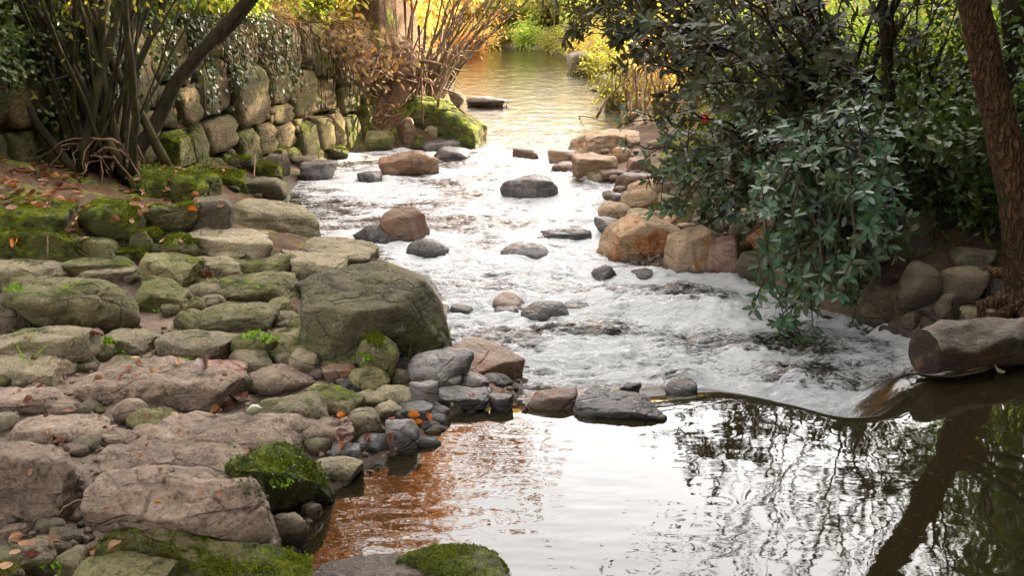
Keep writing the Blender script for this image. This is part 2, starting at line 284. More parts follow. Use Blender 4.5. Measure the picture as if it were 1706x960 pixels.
# water: dark clear water over a brown bed, broken white water where the foam attribute says so
t = NT('stream_water'); tc = t.n('ShaderNodeTexCoord'); v = tc.outputs['Object']
af = t.n('ShaderNodeAttribute'); af.attribute_name = 'foam'; ar = t.n('ShaderNodeAttribute'); ar.attribute_name = 'rough'
w1 = t.noise(t.mul(v, (9, 16, 9)), 1.0, 4, 0.6, 0.6); w2 = t.noise(t.mul(v, (34, 60, 34)), 1.0, 3, 0.6, 0.4); w3 = t.noise(t.mul(v, (12, 34, 12)), 1.0, 6, 0.74, 1.4)
hh = t.math('ADD', t.math('MULTIPLY', w1, t.math('MULTIPLY_ADD', ar.outputs['Fac'], 0.75, 0.002)), t.math('MULTIPLY', w2, t.math('MULTIPLY_ADD', ar.outputs['Fac'], 0.24, 0.0)))
nrm = t.bump(hh, 1.0, 0.035)
wat = t.bsdf((0.014, 0.011, 0.005), 0.012, nrm, 0.5, 1.333)
w4 = t.noise(t.mul(v, (42, 105, 42)), 1.0, 3, 0.7, 0.8)
fo = t.bsdf((0.82, 0.84, 0.87), 0.26, t.bump(t.math('ADD', w3, t.math('MULTIPLY', w4, 0.18)), 1.0, 0.06, nrm), 0.4)
fm = t.ramp(t.math('ADD', af.outputs['Fac'], t.math('MULTIPLY_ADD', t.math('MULTIPLY_ADD', w4, 0.24, w3), 2.1, -1.30)), 0.26, 0.78, 0.0, 0.92)
mx = t.n('ShaderNodeMixShader'); t.l(fm, mx.inputs[0]); t.l(wat.outputs[0], mx.inputs[1]); t.l(fo.outputs[0], mx.inputs[2])
M['water'] = t.done(mx.outputs[0])
# ------------------------------------------------------------------ levels of the stream
_lipX = []; _lipY = []
for u, v in ((-900, 720), (500, 706), (700, 690), (880, 686), (960, 682), (1100, 668), (1180, 656), (1240, 652), (1310, 662), (1390, 688), (1470, 682), (1525, 655), (1570, 632), (1706, 606), (2100, 590)):
    p = P(u, v, -0.03); _lipX.append(p.x); _lipY.append(p.y)
_lx = np.linspace(-12, 12, 1201); _ly = np.interp(_lx, _lipX, _lipY); _kk = np.exp(-(np.arange(-12, 13) / 5.0) ** 2); _ly = np.convolve(np.pad(_ly, 12, 'edge'), _kk / _kk.sum(), 'valid')
def lipY(x): return np.interp(x, _lx, _ly)
def rapid(y): return np.interp(y, [4.0, 5.0, 6.0, 9.0, 12.0, 15.0, 19.0, 24.0, 60.0], [-0.26, -0.28, -0.31, -0.46, -0.60, -0.72, -0.88, -0.90, -0.90])
def water_z(x, y):
    x = np.asarray(x, float); y = np.asarray(y, float)
    wid = np.interp(x, [.6, 1.05, 1.3, 1.75, 2.1], [1.15, .95, .48, .5, 1.0]); s = sstep(-0.22, wid, y - lipY(x))
    return s * rapid(y)
def land_ref(x, y):                       # the level the banks rise from
    s = sstep(5.6, 9.0, np.asarray(y, float)); return s * rapid(y) + (1 - s) * (-0.02)
def PW(u, v):                             # spot of the water surface seen at u, v
    z = -0.3
    for _ in range(25):
        p = P(u, v, z); z = 0.5 * z + 0.5 * float(water_z(p.x, p.y))
    return P(u, v, z)
_shore_px = [(505, 960), (512, 900), (540, 835), (600, 785), (690, 748), (712, 712), (760, 690), (860, 668), (880, 640), (800, 610), (752, 575), (750, 520), (720, 470), (640, 440), (560, 410), (470, 408), (440, 398),
    (520, 388), (480, 345), (485, 325), (500, 300), (550, 268), (640, 246), (700, 250), (800, 236), (790, 215), (762, 190), (755, 150), (762, 100), (790, 84), (830, 77), (935, 88),
    (955, 105), (1000, 122), (1015, 150), (1040, 185), (1060, 212), (960, 240), (930, 262), (960, 296), (1030, 305), (1010, 335), (1000, 375), (1010, 430), (1110, 452), (1230, 462), (1320, 500), (1430, 545), (1500, 562), (1540, 575), (1706, 560), (2050, 560)]
_sh = [PW(u, v) for u, v in _shore_px]
_poly = np.array([(0.4, -8.0), (0.2, 0.0), (-0.35, 2.4)] + [(p.x, p.y) for p in _sh] + [(6.5, 5.0), (5.0, -8.0)])
def signed_dist(x, y, poly):
    px, py = np.ravel(x), np.ravel(y); d = np.full(px.shape, 1e9); ins = np.zeros(px.shape, bool)
    for i in range(len(poly)):
        ax, ay = poly[i]; bx, by = poly[(i + 1) % len(poly)]
        ex, ey = bx - ax, by - ay; tt = np.clip(((px - ax) * ex + (py - ay) * ey) / (ex * ex + ey * ey + 1e-12), 0, 1)
        d = np.minimum(d, (px - ax - tt * ex) ** 2 + (py - ay - tt * ey) ** 2)
        if ey != 0:
            c = ((ay > py) != (by > py)) & (px < ex * (py - ay) / ey + ax); ins ^= c
    d = np.sqrt(d); return np.where(ins, -d, d).reshape(np.shape(x))
# the retaining wall on the left bank: its foot line, top heights
WALL = np.array([(-6.2, 7.6), (-4.75, 9.9), (-3.75, 12.3), (-2.75, 15.0), (-2.0, 17.2)])
WTOP = np.array([1.15, 1.22, 1.22, 1.02, 0.78])
def wall_coord(x, y):                     # q: metres behind the face, t: position along (0..n-1)
    px, py = np.ravel(x), np.ravel(y); best = np.full(px.shape, 1e9); q = np.zeros(px.shape); tt = np.zeros(px.shape)
    for i in range(len(WALL) - 1):
        a, bb = WALL[i], WALL[i + 1]; e = bb - a; L = np.hypot(*e)
        s = ((px - a[0]) * e[0] + (py - a[1]) * e[1]) / L ** 2; sc = np.clip(s, 0, 1)
        dx, dy = px - a[0] - sc * e[0], py - a[1] - sc * e[1]; d = dx * dx + dy * dy
        sg = (-(px - a[0]) * e[1] + (py - a[1]) * e[0])
        m = d < best; best = np.where(m, d, best); q = np.where(m, np.sign(sg) * np.sqrt(d), q); tt = np.where(m, i + sc, tt)
    return q.reshape(np.shape(x)), tt.reshape(np.shape(x))
def terrain(x, y):
    d = signed_dist(x, y, _poly); L = land_ref(x, y); pos = np.maximum(d, 0)
    left = x < 0.25 - 0.02 * (y - 6)
    far = y > 26
    # left bank: flat shelf of slabs nearby, a mossy rise at 7.4 to 10 m
    mound = sstep(7.0, 8.6, y) * (1 - 0.0 * y)
    hl = 0.04 + 0.045 * pos + (0.28 * mound) * np.minimum(pos, 2.6) + 0.16 * np.maximum(pos - 4.5, 0)
    hr_slope = np.interp(y, [5, 8, 9.5, 12, 16, 20, 30], [0.75, 0.75, 0.16, 0.14, 0.16, 0.35, 0.5])
    hr = 0.04 + hr_slope * np.minimum(pos, 1.5) + 0.42 * np.maximum(pos - 1.5, 0)
    hf = 0.04 + 0.55 * np.minimum(pos, 1.6) + 0.05 * np.maximum(pos - 1.6, 0)
    h = np.where(left, hl, hr); fs = sstep(24, 30, y); h = h * (1 - fs) + hf * fs
    h = h + 0.02 * np.maximum(np.hypot(x, y - 15) - 32, 0)
    bed = np.maximum(-0.5, d * 0.5)
    z = np.where(d > 0, np.minimum(L + h, water_z(x, y) + 0.03 + 0.5 * d + 8 * sstep(1.2, 2.5, d)), np.minimum(water_z(x, y), L + 0.1) + bed - 0.03)
    # below the lip the banks drop with the stream
    q, tw = wall_coord(x, y); top = np.interp(tw, range(len(WTOP)), WTOP)
    inrange = (tw > 0.01) & (tw < len(WALL) - 1.01)
    behind = top + 0.28 * np.maximum(q - 0.3, 0)
    k = sstep(0.10, 0.42, q) * np.where(inrange, 1.0, np.where(tw < 0.5, sstep(9.0, 7.0, -0.0 * x + 1e-9 + 8.0 + 0 * y) * 0 + sstep(6.0, 7.6, y), sstep(20.5, 17.2, y)))
    z = z * (1 - k) + np.maximum(z, behind) * k
    # rooty earth bank at the wall's far end
    z = z + 0.75 * np.exp(-(((x + 1.95) / 0.55) ** 2 + ((y - 18.1) / 1.0) ** 2)) + 0.35 * np.exp(-(((x + 1.35) / 0.4) ** 2 + ((y - 19.2) / 1.6) ** 2))
    rough = 0.05 * n2(x, y, 1.3, 4, 3) + 0.02 * n2(x, y, 6, 3, 9)
    return z + np.where(d > 0, rough * sstep(0, 0.4, d) * (1 + 1.5 * sstep(26, 40, y)), 0.4 * rough)
def axis(lo, hi, step, outer, growth=1.18):
    a = list(np.arange(lo, hi + 1e-6, step)); s = step; b = a[-1]
    while b < outer: s *= growth; b += s; a.append(b)
    s = step; c = a[0]
    while c > -outer: s *= growth; c -= s; a.insert(0, c)
    return np.array(a)
gx = axis(-5.2, 5.0, 0.042, 400)
gy = np.concatenate([axis(2.6, 11.0, 0.042, 1e-9)[:0], np.arange(2.6, 11.0, 0.042), np.arange(11.0, 36.0, 0.11)])
s_, b_ = 0.11, gy[-1]; up = []
while b_ < 400: s_ *= 1.18; b_ += s_; up.append(b_)
s_, b_ = 0.042, gy[0]; dn = []
while b_ > -60: s_ *= 1.18; b_ -= s_; dn.insert(0, b_)
gy = np.array(dn + list(gy) + up)
GX, GY = np.meshgrid(gx, gy); GZ = terrain(GX, GY)
DSH = signed_dist(GX, GY, _poly)
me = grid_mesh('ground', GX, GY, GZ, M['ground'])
wl = water_z(GX, GY)
attr(me, 'wet', 1 - sstep(0.02, 0.14, GZ - wl))
QW, TWL = wall_coord(GX, GY)
attr(me, 'moss', np.clip(sstep(6.8, 8.2, GY) * (GX < 0) * (0.28 + 0 * GX) * (1 - 0.5 * sstep(0.5, 1.5, QW)) + 0.35 * (GY > 24), 0, 1))
attr(me, 'litter', np.clip(sstep(7.0, 8.4, GY) * (GX < -0.8) * 0.75 + (GX > 1.2) * 0.3 * sstep(0.2, 0.8, DSH), 0, 1))
attr(me, 'humus_shade', np.clip(sstep(6.6, 7.6, GY) * (GX < -0.5) + (GX > 1.6) * sstep(0.1, 0.5, DSH) * np.where(GY < 9.3, 1, .5) + (GY > 15) * sstep(0.05, .4, DSH), 0, 1))  # humus tone; on the right bank the hollow's shade is put into it
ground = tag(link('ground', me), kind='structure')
ground['label'] = 'brown soil and mossy earth of both stream banks'
def bil(Z, x, y):
    x = np.asarray(x, float); y = np.asarray(y, float)
    i = np.clip(np.searchsorted(gx, x) - 1, 0, len(gx) - 2); j = np.clip(np.searchsorted(gy, y) - 1, 0, len(gy) - 2)
    a = np.clip((x - gx[i]) / (gx[i + 1] - gx[i]), 0, 1); b = np.clip((y - gy[j]) / (gy[j + 1] - gy[j]), 0, 1)
    return Z[j, i] * (1 - a) * (1 - b) + Z[j, i + 1] * a * (1 - b) + Z[j + 1, i] * (1 - a) * b + Z[j + 1, i + 1] * a * b
def ground_z(x, y): return bil(GZ, x, y)
def floor_z(x, y): return np.maximum(bil(GZ, x, y), water_z(x, y) - 0.01)
def PF(u, v, lift=0.0):                   # spot of the ground or water seen at u, v
    lo, hi = 2.5, 60.0; d = ray(u, v)
    ys = np.concatenate([np.arange(2.5, 15, 0.02), np.arange(15, 60, 0.06)])
    f = CAM_H + d.z * ys - floor_z(d.x * ys, ys) - lift
    k = int(np.argmax(f < 0)) if (f < 0).any() else len(ys) - 1
    return Vector((d.x * ys[k], ys[k], CAM_H + d.z * ys[k]))
# ------------------------------------------------------------------ rocks
_ico = {}
def ico(sub):
    if sub not in _ico:
        import bmesh
        bm = bmesh.new(); bmesh.ops.create_icosphere(bm, subdivisions=sub, radius=1.0)
        v = np.array([q.co[:] for q in bm.verts]); f = np.array([[q.index for q in fc.verts] for fc in bm.faces], np.int32); bm.free()
        _ico[sub] = (v / np.linalg.norm(v, axis=1)[:, None], f)
    return _ico[sub]
def rock_shape(dirs, seed, shape, tilt, top=None, pw=None):
    """unit rock: rounded intersection of planes, box-like or random; tilt leans the top face"""
    rg = np.random.RandomState(seed)
    pl = []
    def add(n, d): n = np.array(n, float); pl.append((n / np.linalg.norm(n), d))
    if shape in ('slab', 'block', 'wedge'):
        j = {'slab': 0.22, 'block': 0.16, 'wedge': 0.2}[shape]
        for ang in (0, 90, 180, 270):
            a = R(ang + rg.uniform(-17, 17)); add((math.cos(a), math.sin(a), rg.uniform(-j, j)), rg.uniform(0.82, 1.0))
        add((tilt[0] + rg.uniform(-.08, .08), tilt[1] + rg.uniform(-.08, .08), 1), 0.9); add((rg.uniform(-.2, .2), rg.uniform(-.2, .2), -1), 0.95)
        for k in range({'slab': 6, 'block': 5, 'wedge': 5}[shape]):
            a = rg.uniform(0, 2 * math.pi); add((math.cos(a), math.sin(a), rg.uniform(-0.2, 1.2)), rg.uniform(0.98, 1.2))
        p = {'slab': 18, 'block': 30, 'wedge': 24}[shape]
    elif shape == 'wallblock':
        for ang in (0, 90, 180, 270):
            a = R(ang + rg.uniform(-4, 4)); add((math.cos(a), math.sin(a), rg.uniform(-.07, .07)), rg.uniform(0.95, 1.0))
        add((tilt[0], tilt[1], 1), .97); add((-tilt[0], rg.uniform(-.08, .08), -1), .97); p = 40
    elif shape == 'round':
        for k in range(26):
            n = rg.normal(size=3); add(n, rg.uniform(0.9, 1.05))
        add((tilt[0], tilt[1], 1), 0.85); p = 12
    else:
        for k in range(15):
            n = rg.normal(size=3); n[2] *= 0.8; add(n, rg.uniform(0.78, 1.06))
        add((tilt[0], tilt[1], 1), 0.82); add((0, 0, -1), 0.9); p = 24
    for n, d in (top or []): add(n, d)
    p = pw or p; s = 0
    for n, d in pl: s = s + np.maximum(dirs @ n / d, 0) ** p
    v = dirs * (np.maximum(s, 1e-9) ** (-1.0 / p))[:, None]
    lo, hi = v.min(0), v.max(0)
    return (v - (lo + hi) / 2) / ((hi - lo) / 2)
def rough_rock(v, nrm, size, seed, amp=1.0, strata=0.6):
    """v in metres; relief from decimetres to centimetres, with bedding ledges"""
    s = max(size, 0.05); o = seed * 3.17
    d = 0.085 * s * fbm(v / s * 0.9 + o, 2, seed) + 0.026 * s * fbm(v / s * 3.6 + o, 4, seed + 1, 0.6)
    rd = 1 - np.abs(fbm(v / s * 2.0 + o + 9, 3, seed + 2)) * 2; d = d - 0.03 * s * np.maximum(rd - 0.86, 0) / 0.14
    d = d + 0.009 * min(s, .6) / 0.6 * fbm(v * 22 + o, 3, seed + 4)
    wv = v.copy(); wv[:, 2] += 0.06 * s * fbm(v / s * 1.2 + o + 4, 2, seed + 5)
    lz = wv[:, 2] / (0.16 * s); led = (lz - np.floor(lz)); led = np.where(led < 0.8, led / 0.8, (1 - led) / 0.2)
    side = 1 - np.abs(nrm[:, 2])
    d = d + strata * 0.016 * s * (led - 0.5) * side
    return v + nrm * (d * amp)[:, None]
def vnormals(v, f):
    fn = np.cross(v[f[:, 1]] - v[f[:, 0]], v[f[:, 2]] - v[f[:, 0]]); n = np.zeros_like(v)
    for k in range(3): np.add.at(n, f[:, k], fn)
    return n / (np.linalg.norm(n, axis=1)[:, None] + 1e-12)
ROCKS = []
def place_rock(x0, y0, x1, y1, mat, label=None, name='boulder', shape='boulder', seed=None, dr=0.9, tilt=(0, 0), yaw=None, sink=0.35, lift=0.0, sub=None, amp=1.0, strata=0.6, cat=None, group=None, top=None, hmin=0.04, pw=None):
    """fit a rock that stands on the ground (or in the water) so that what shows spans x0..x1, y0..y1"""
    seed = seed if seed is not None else (int(x0 * 7 + y0 * 13 + x1 * 3) % 9973)
    rg = np.random.RandomState(seed + 5)
    yaw = R(yaw) if yaw is not None else rg.uniform(-0.3, 0.3)
    c = PF((x0 + x1) / 2, y1, lift); dep = c.y * cp - (c.z - CAM_H) * sp
    W = (x1 - x0) * dep / FPX; D = W * dr; Hh = max(hmin, ((y1 - y0) * dep / FPX - D * 0.8 * abs(CAM_H - c.z) / c.y) / cp)
    pos = np.array([c.x, c.y + D * 0.45, c.z]); ca, sa = math.cos(yaw), math.sin(yaw)
    def build(sub_):
        dirs, f = ico(sub_); v = rock_shape(dirs, seed, shape, tilt, top, pw)
        return v, f
    def dims(v):
        T = Hh / (1 - sink)
        q = v * np.array([W / 2, D / 2, T / 2]); q[:, 2] += T / 2 - sink * T
        return np.stack([q[:, 0] * ca - q[:, 1] * sa, q[:, 0] * sa + q[:, 1] * ca, q[:, 2]], 1)
    v3, f3 = build(3)
    for it in range(14):
        q = dims(v3) + pos
        vis = q[:, 2] > floor_z(q[:, 0], q[:, 1]) + lift - 0.004
        if vis.sum() < 8: Hh *= 1.5; continue
        u, vv, dp = project(q[vis])
        aw = u.max() - u.min(); ew = (x1 - x0) / max(aw, 1); W *= ew ** 0.8; D = W * dr
        pos[0] += ((x0 + x1) / 2 - (u.max() + u.min()) / 2) * dp.mean() / FPX
        eb = vv.max() - y1; pos[1] += np.clip(0.6 * eb * pos[1] ** 2 / (FPX * (CAM_H - pos[2])), -0.4, 0.4)
        pos[1] = max(pos[1], 2.6)
        pos[2] = float(floor_z(pos[0], pos[1])) + lift
        et = vv.min() - y0; Hh = max(Hh + 0.7 * et * dp.mean() / FPX / cp, hmin)
        if Hh <= hmin * 1.01 and et < -2: dr = max(0.25, dr * 0.92)
    if sub is None: 
        px = max(x1 - x0, y1 - y0); sub = 5 if px > 85 else (4 if px > 28 else 3)
    dirs, f = ico(sub); v = dims(rock_shape(dirs, seed, shape, tilt, top, pw)); nr = vnormals(v, f)
    size = (W * D * max(Hh, 0.3 * W)) ** (1 / 3)
    v = rough_rock(v, nr, size, seed, amp, strata)
    me = np_mesh(name, v, f, M[mat])
    g = v + pos; wz = water_z(g[:, 0], g[:, 1]); dd = bil(DSH, g[:, 0], g[:, 1])
    wet = (1 - sstep(0.02, 0.09, g[:, 2] - wz + 0.03 * n2(g[:, 0], g[:, 1], 9, 2, 4))) * (dd < 0.35)
    if dd.min() < -0.15 and Hh < 0.18: wet = np.maximum(wet, 0.55)
    attr(me, 'wet', wet)
    o = link(name, me, loc=tuple(pos))
    o['label'] = label or 'rock'; o['category'] = cat or name.split('_')[-1]; o['kind'] = 'thing'
    if group: o['group'] = group
    ROCKS.append((o, pos.copy(), W, D, Hh)); return o
def B(x0, y0, x1, y1, mat, label, **k):
    if k.get('shape') == 'block' and x1 - x0 < 72: k['shape'] = 'boulder'
    return place_rock(x0, y0, x1, y1, mat, label, **k)
# ---- foreground, lower left
SL, BK, RD, WG = dict(shape='slab', name='flat_rock', cat='slab'), dict(shape='block', name='boulder'), dict(shape='round', name='stone'), dict(shape='wedge', name='boulder')
B(-70, 738, 155, 868, 'pale', 'big bare boulder with a flat top at the lower left edge', **SL, dr=0.7, sub=6, seed=11)
B(122, 768, 462, 918, 'pale', 'large pale sandstone boulder with a dark underside, in front', **BK, dr=0.5, tilt=(-.38, -.15), sub=6, seed=23, lift=0.05, sink=.15, top=[((.7, -.6, .3), .86), ((-.3, -.75, -.6), .55), ((-.05, -.55, .8), .80), ((.3, .1, .9), .85)])
B(375, 738, 555, 846, 'moss', 'dark block with a lush green top jutting over the pool', **BK, dr=0.6, tilt=(.25, -.1), sub=6, seed=31, lift=0.06, top=[((.5, -.7, -.35), .72), ((.75, -.1, .6), .78)])
B(165, 712, 420, 806, 'pale', 'wide flat slab just behind the large pale boulder', **SL, dr=0.8, sub=5, seed=44)
B(150, 872, 520, 990, 'mossy', 'long dark ridge of rock with a moss crest in the foreground', **WG, dr=0.3, tilt=(.95, -.1), sub=6, seed=52, lift=0.05, pw=20, top=[((.15, -.8, .5), .62), ((.2, .75, .6), .6)])
B(120, 924, 300, 1010, 'green', 'low lichen-spotted rock at the bottom edge in front of the mossy ridge', **SL, dr=0.5, sub=5, seed=63)
B(-30, 895, 92, 958, 'grey', 'smooth rounded stone in the bottom left corner', **RD, dr=0.8, sub=5)
B(88, 910, 152, 965, 'grey', 'small grey stone between the corner stone and the mossy ridge', **RD, dr=0.9)
B(-60, 935, 40, 1010, 'mossy', 'moss-topped lump cut off by the bottom left corner', **RD, dr=0.8)
B(0, 872, 52, 902, 'pale', 'small flat stone above the rounded corner stone', **SL, dr=0.8)
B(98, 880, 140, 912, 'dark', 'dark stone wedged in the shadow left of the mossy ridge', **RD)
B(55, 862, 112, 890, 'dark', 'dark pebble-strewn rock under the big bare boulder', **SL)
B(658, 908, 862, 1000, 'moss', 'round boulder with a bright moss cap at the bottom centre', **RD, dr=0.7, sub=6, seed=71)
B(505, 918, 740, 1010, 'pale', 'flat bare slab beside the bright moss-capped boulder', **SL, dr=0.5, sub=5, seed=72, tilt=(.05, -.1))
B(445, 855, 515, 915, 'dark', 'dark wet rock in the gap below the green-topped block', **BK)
B(500, 838, 535, 872, 'brown', 'small brown rock under the overhang of the green-topped block', **BK)
B(518, 762, 606, 808, 'grey', 'pale flat stone at the pool edge right of the green-topped block', **SL, dr=0.7, hmin=.03)
B(620, 765, 650, 780, 'wet', 'tiny wet stone lying alone in the pool shallows', **SL, dr=0.8, hmin=.02)
# ---- the pavement of slabs
B(125, 600, 412, 686, 'pale', 'broad pale slab across the middle of the rock pavement', **SL, dr=0.62, sub=6, seed=81, hmin=.06)
B(-40, 582, 134, 645, 'grey', 'grey slab at the left edge above the bare earth', **SL, dr=0.7, seed=82)
B(-20, 548, 180, 606, 'grey', 'undercut slab with a dark hollow beneath its lip', **BK, dr=0.55, seed=83, lift=.03)
B(165, 548, 282, 592, 'grey', 'short slab between the undercut slab and the hummocky ones', **SL, dr=0.8, seed=84)
B(178, 594, 292, 624, 'green', 'narrow greenish ridge of rock above the broad pale slab', **SL, dr=0.45, seed=85)
B(262, 552, 412, 610, 'grey', 'tilted slab with a thin crack and mossy right end', **SL, dr=0.75, seed=86)
B(382, 553, 462, 604, 'green', 'mossy hump at the right end of the tilted slab', **RD, dr=0.8, seed=87)
B(298, 598, 412, 648, 'red', 'reddish stained slab beside the pale rounded one', **SL, dr=0.7, seed=88)
B(412, 606, 523, 658, 'pale', 'pale rounded slab with a cracked crown', **dict(SL, shape='round'), dr=0.8, seed=89)
B(434, 652, 552, 708, 'grey', 'lumpy grey boulder below the pale rounded slab', **RD, dr=0.7, seed=90)
B(500, 640, 610, 698, 'green', 'leaning greenish slab right of the lumpy boulder', **SL, dr=0.8, seed=91, tilt=(.15, -.1))
B(60, 660, 140, 692, 'pale', 'low worn hump rising from the bare rock on the left', **RD, dr=0.9, seed=92, hmin=.04)
B(185, 662, 252, 708, 'pale', 'rough pale stone left of the smooth oblong stone', **RD, dr=0.7, seed=93)
B(208, 680, 310, 722, 'green', 'smooth oblong stone lying on the bare rock', **RD, dr=0.55, seed=94)
B(330, 712, 392, 748, 'grey', 'ball-shaped stone sitting alone on the bare rock', **RD, dr=0.9, seed=95)
B(240, 690, 540, 765, 'pale', 'long smooth slab sloping towards the green-topped block', **SL, dr=0.55, seed=96, hmin=.05, tilt=(.04, 0))
B(-60, 645, 130, 690, 'pale', 'bare weathered ledge at the left edge', **SL, dr=0.8, seed=97, hmin=.05)
B(20, 690, 190, 745, 'pale', 'low cracked ledge behind the big bare boulder', **SL, dr=0.7, seed=98, hmin=.05)
B(130, 712, 235, 752, 'pale', 'thin worn ledge below the oblong stone', **SL, dr=0.7, seed=99, hmin=.04)
B(343, 690, 376, 712, 'grey', 'flat chip of stone behind the ball-shaped stone', **SL, dr=0.6)
# ---- upper pavement, greener
B(10, 466, 232, 558, 'green', 'big greenish boulder with a domed top on the left', **dict(RD, name='boulder'), dr=0.7, sub=6, seed=101)
B(213, 461, 333, 522, 'green', 'angular slab with yellow-green moss on its tilted face', **WG, dr=0.75, tilt=(.2, -.15), seed=102)
B(230, 419, 343, 486, 'green', 'hunched mossy boulder behind the angular slab', **BK, dr=0.7, tilt=(.25, -.1), seed=103)
B(310, 502, 468, 560, 'green', 'broad greenish slab in front of the twin flat slabs', **SL, dr=0.75, seed=104)
B(352, 419, 494, 468, 'green', 'rear of the twin flat slabs beside the dark boulder', **SL, dr=0.8, seed=105)
B(345, 455, 502, 508, 'green', 'front of the twin flat slabs with a moss seam', **SL, dr=0.7, seed=106)
B(300, 428, 418, 466, 'grey', 'smooth bare slab behind the twin flat slabs', **SL, dr=0.5, seed=107)
B(464, 412, 580, 478, 'grey', 'hollowed slab at the back corner of the dark boulder', **BK, dr=0.8, seed=108, tilt=(.1, -.2))
B(500, 396, 634, 450, 'grey', 'pale sloping slab with a moss tuft at the water edge', **SL, dr=0.8, seed=109, tilt=(.25, 0))
B(440, 494, 502, 530, 'green', 'small smooth stone left of the dark boulder', **RD, seed=110)
B(487, 466, 525, 496, 'dark', 'little dark wedge between the twin slabs and the dark boulder', **BK, seed=111)
B(478, 515, 570, 556, 'green', 'triangular slab at the foot of the dark boulder', **SL, dr=.8, seed=112)
B(450, 542, 625, 604, 'green', 'wide slab stepping down in front of the dark boulder', **SL, dr=.7, seed=113)
B(500, 440, 752, 612, 'hero', 'huge dark boulder with a flat top and mossy face beside the rapids', shape='block', name='boulder', dr=0.7, tilt=(-.10, -.30), sub=6, seed=204, yaw=16, strata=.2, amp=.55, pw=44, top=[((.1, -1, -.16), .66), ((.8, -.5, .4), .88), ((-.6, -.7, .2), .95)])
B(530, 583, 640, 622, 'green', 'grooved slab below the wide step', **SL, dr=.7, seed=115)
B(590, 556, 668, 634, 'mossy', 'sloping mossy shoulder at the right foot of the huge dark boulder', **RD, dr=.8, seed=116)
B(570, 606, 650, 658, 'green', 'egg-shaped boulder with a mossy crown', **RD, dr=.8, seed=117)
B(534, 604, 600, 640, 'brown', 'brown knobbly stone left of the egg-shaped boulder', **BK, seed=118)
B(480, 580, 536, 622, 'grey', 'split stone above the pale rounded slab', **BK, seed=119)
B(584, 650, 644, 678, 'grey', 'brownish oval stone in front of the egg-shaped boulder', **RD, seed=120)
B(620, 642, 704, 676, 'grey', 'long oval stone on the gravel dam', **RD, dr=.7, seed=121)
B(624, 668, 678, 702, 'grey', 'furrowed grey stone in the middle of the gravel dam', **BK, seed=122)
B(575, 679, 640, 730, 'grey', 'boxy grey stone with a dark side on the gravel dam', **BK, dr=.8, seed=123)
B(640, 699, 704, 756, 'wet', 'sloping wet stone at the pool corner', **SL, dr=.9, seed=124)
B(664, 670, 724, 708, 'wet', 'bluish stone just above the pool corner', **SL, dr=.8, seed=125)
B(596, 722, 640, 752, 'wet', 'round wet stone among orange leaves by the pool', **RD, seed=126)
B(500, 700, 590, 752, 'pale', 'tilted flat slab left of the boxy grey stone', **SL, dr=.8, seed=127)
B(435, 708, 505, 738, 'grey', 'thin slab lying over the long smooth slab', **SL, dr=.7, seed=128, hmin=.03)
B(524, 694, 562, 718, 'grey', 'small curved stone behind the tilted flat slab', **RD, seed=129)
B(556, 696, 592, 726, 'grey', 'small cleft stone beside the boxy grey stone', **BK, seed=130)
B(548, 735, 610, 775, 'wet', 'half-drowned slab where the leaves gather', **SL, dr=.8, seed=131, hmin=.03)
B(680, 582, 790, 640, 'wet', 'humped grey rock under the brown cube-shaped rock', **RD, dr=.8, seed=132, lift=.03)
B(650, 618, 686, 645, 'dark', 'dark oval cobble at the foot of the huge dark boulder', **RD, seed=133)
B(700, 618, 772, 650, 'wet', 'flat wet stone below the humped grey rock', **SL, dr=.7, seed=134)
B(762, 620, 816, 656, 'wet', 'smooth bluish stone at the water edge of the dam', **RD, seed=135)
B(731, 644, 818, 685, 'wet', 'flat-topped bluish stone touching the pool', **SL, dr=.8, seed=136)
B(680, 634, 732, 680, 'wet', 'ragged slate slab in the centre of the dam', **SL, dr=.9, seed=137)
B(745, 560, 872, 635, 'brown', 'sharp brown cube-shaped rock at the edge of the rapids', **BK, dr=.9, yaw=42, seed=138, tilt=(.25, -.45), sub=5, amp=.5, pw=44)
B(812, 655, 855, 690, 'wet', 'small wet stone at the left end of the weir', **BK, seed=139)
B(878, 645, 962, 686, 'brown', 'brown rock awash at the middle of the weir', **SL, dr=.8, seed=140)
B(955, 652, 1108, 702, 'wet', 'ridged blue-black rock damming the pool', **SL, dr=.6, seed=141, sub=6)
B(1030, 636, 1068, 660, 'wet', 'dark rock tip poking up behind the ridged blue-black rock', **BK, seed=142)
B(1108, 630, 1162, 660, 'wet', 'small drowned rock under a dome of water at the weir', **RD, seed=143, hmin=.03)
# ---- left mossy bank
B(-40, 332, 132, 396, 'moss', 'dark moss-hung block with leaf litter on top at the left edge', **BK, dr=.7, seed=151, sub=5)
B(-25, 368, 136, 440, 'moss', 'flat-topped mossy block carrying a forked twig', **BK, dr=.6, seed=152, sub=5, tilt=(0, -.15))
B(-30, 402, 28, 440, 'moss', 'small mossy lump at the left edge beside the mossy block', **RD, seed=153)
B(-60, 432, 118, 482, 'grey', 'grey slab with dead leaves on it at the left edge', **SL, dr=.6, seed=154)
B(95, 425, 236, 462, 'green', 'long low green slab behind the domed boulder', **SL, dr=.5, seed=155)
B(120, 442, 234, 474, 'grey', 'thin leaf-strewn slab behind the domed boulder', **SL, dr=.5, seed=156, hmin=.04)
B(-60, 486, 62, 560, 'dark', 'dark cavernous rock beside the domed boulder at the left', **BK, dr=.7, seed=157)
B(237, 338, 336, 392, 'mossy', 'rounded mossy boulder below the leafy slope', **dict(RD, name='boulder'), dr=.7, seed=158)
B(310, 326, 390, 388, 'dark', 'black-shadowed block at the end of the leafy slope', **BK, dr=.8, seed=159)
B(368, 325, 526, 392, 'grey', 'sloping grey ledge running down into the water', **WG, dr=.6, seed=160, tilt=(.35, -.1))
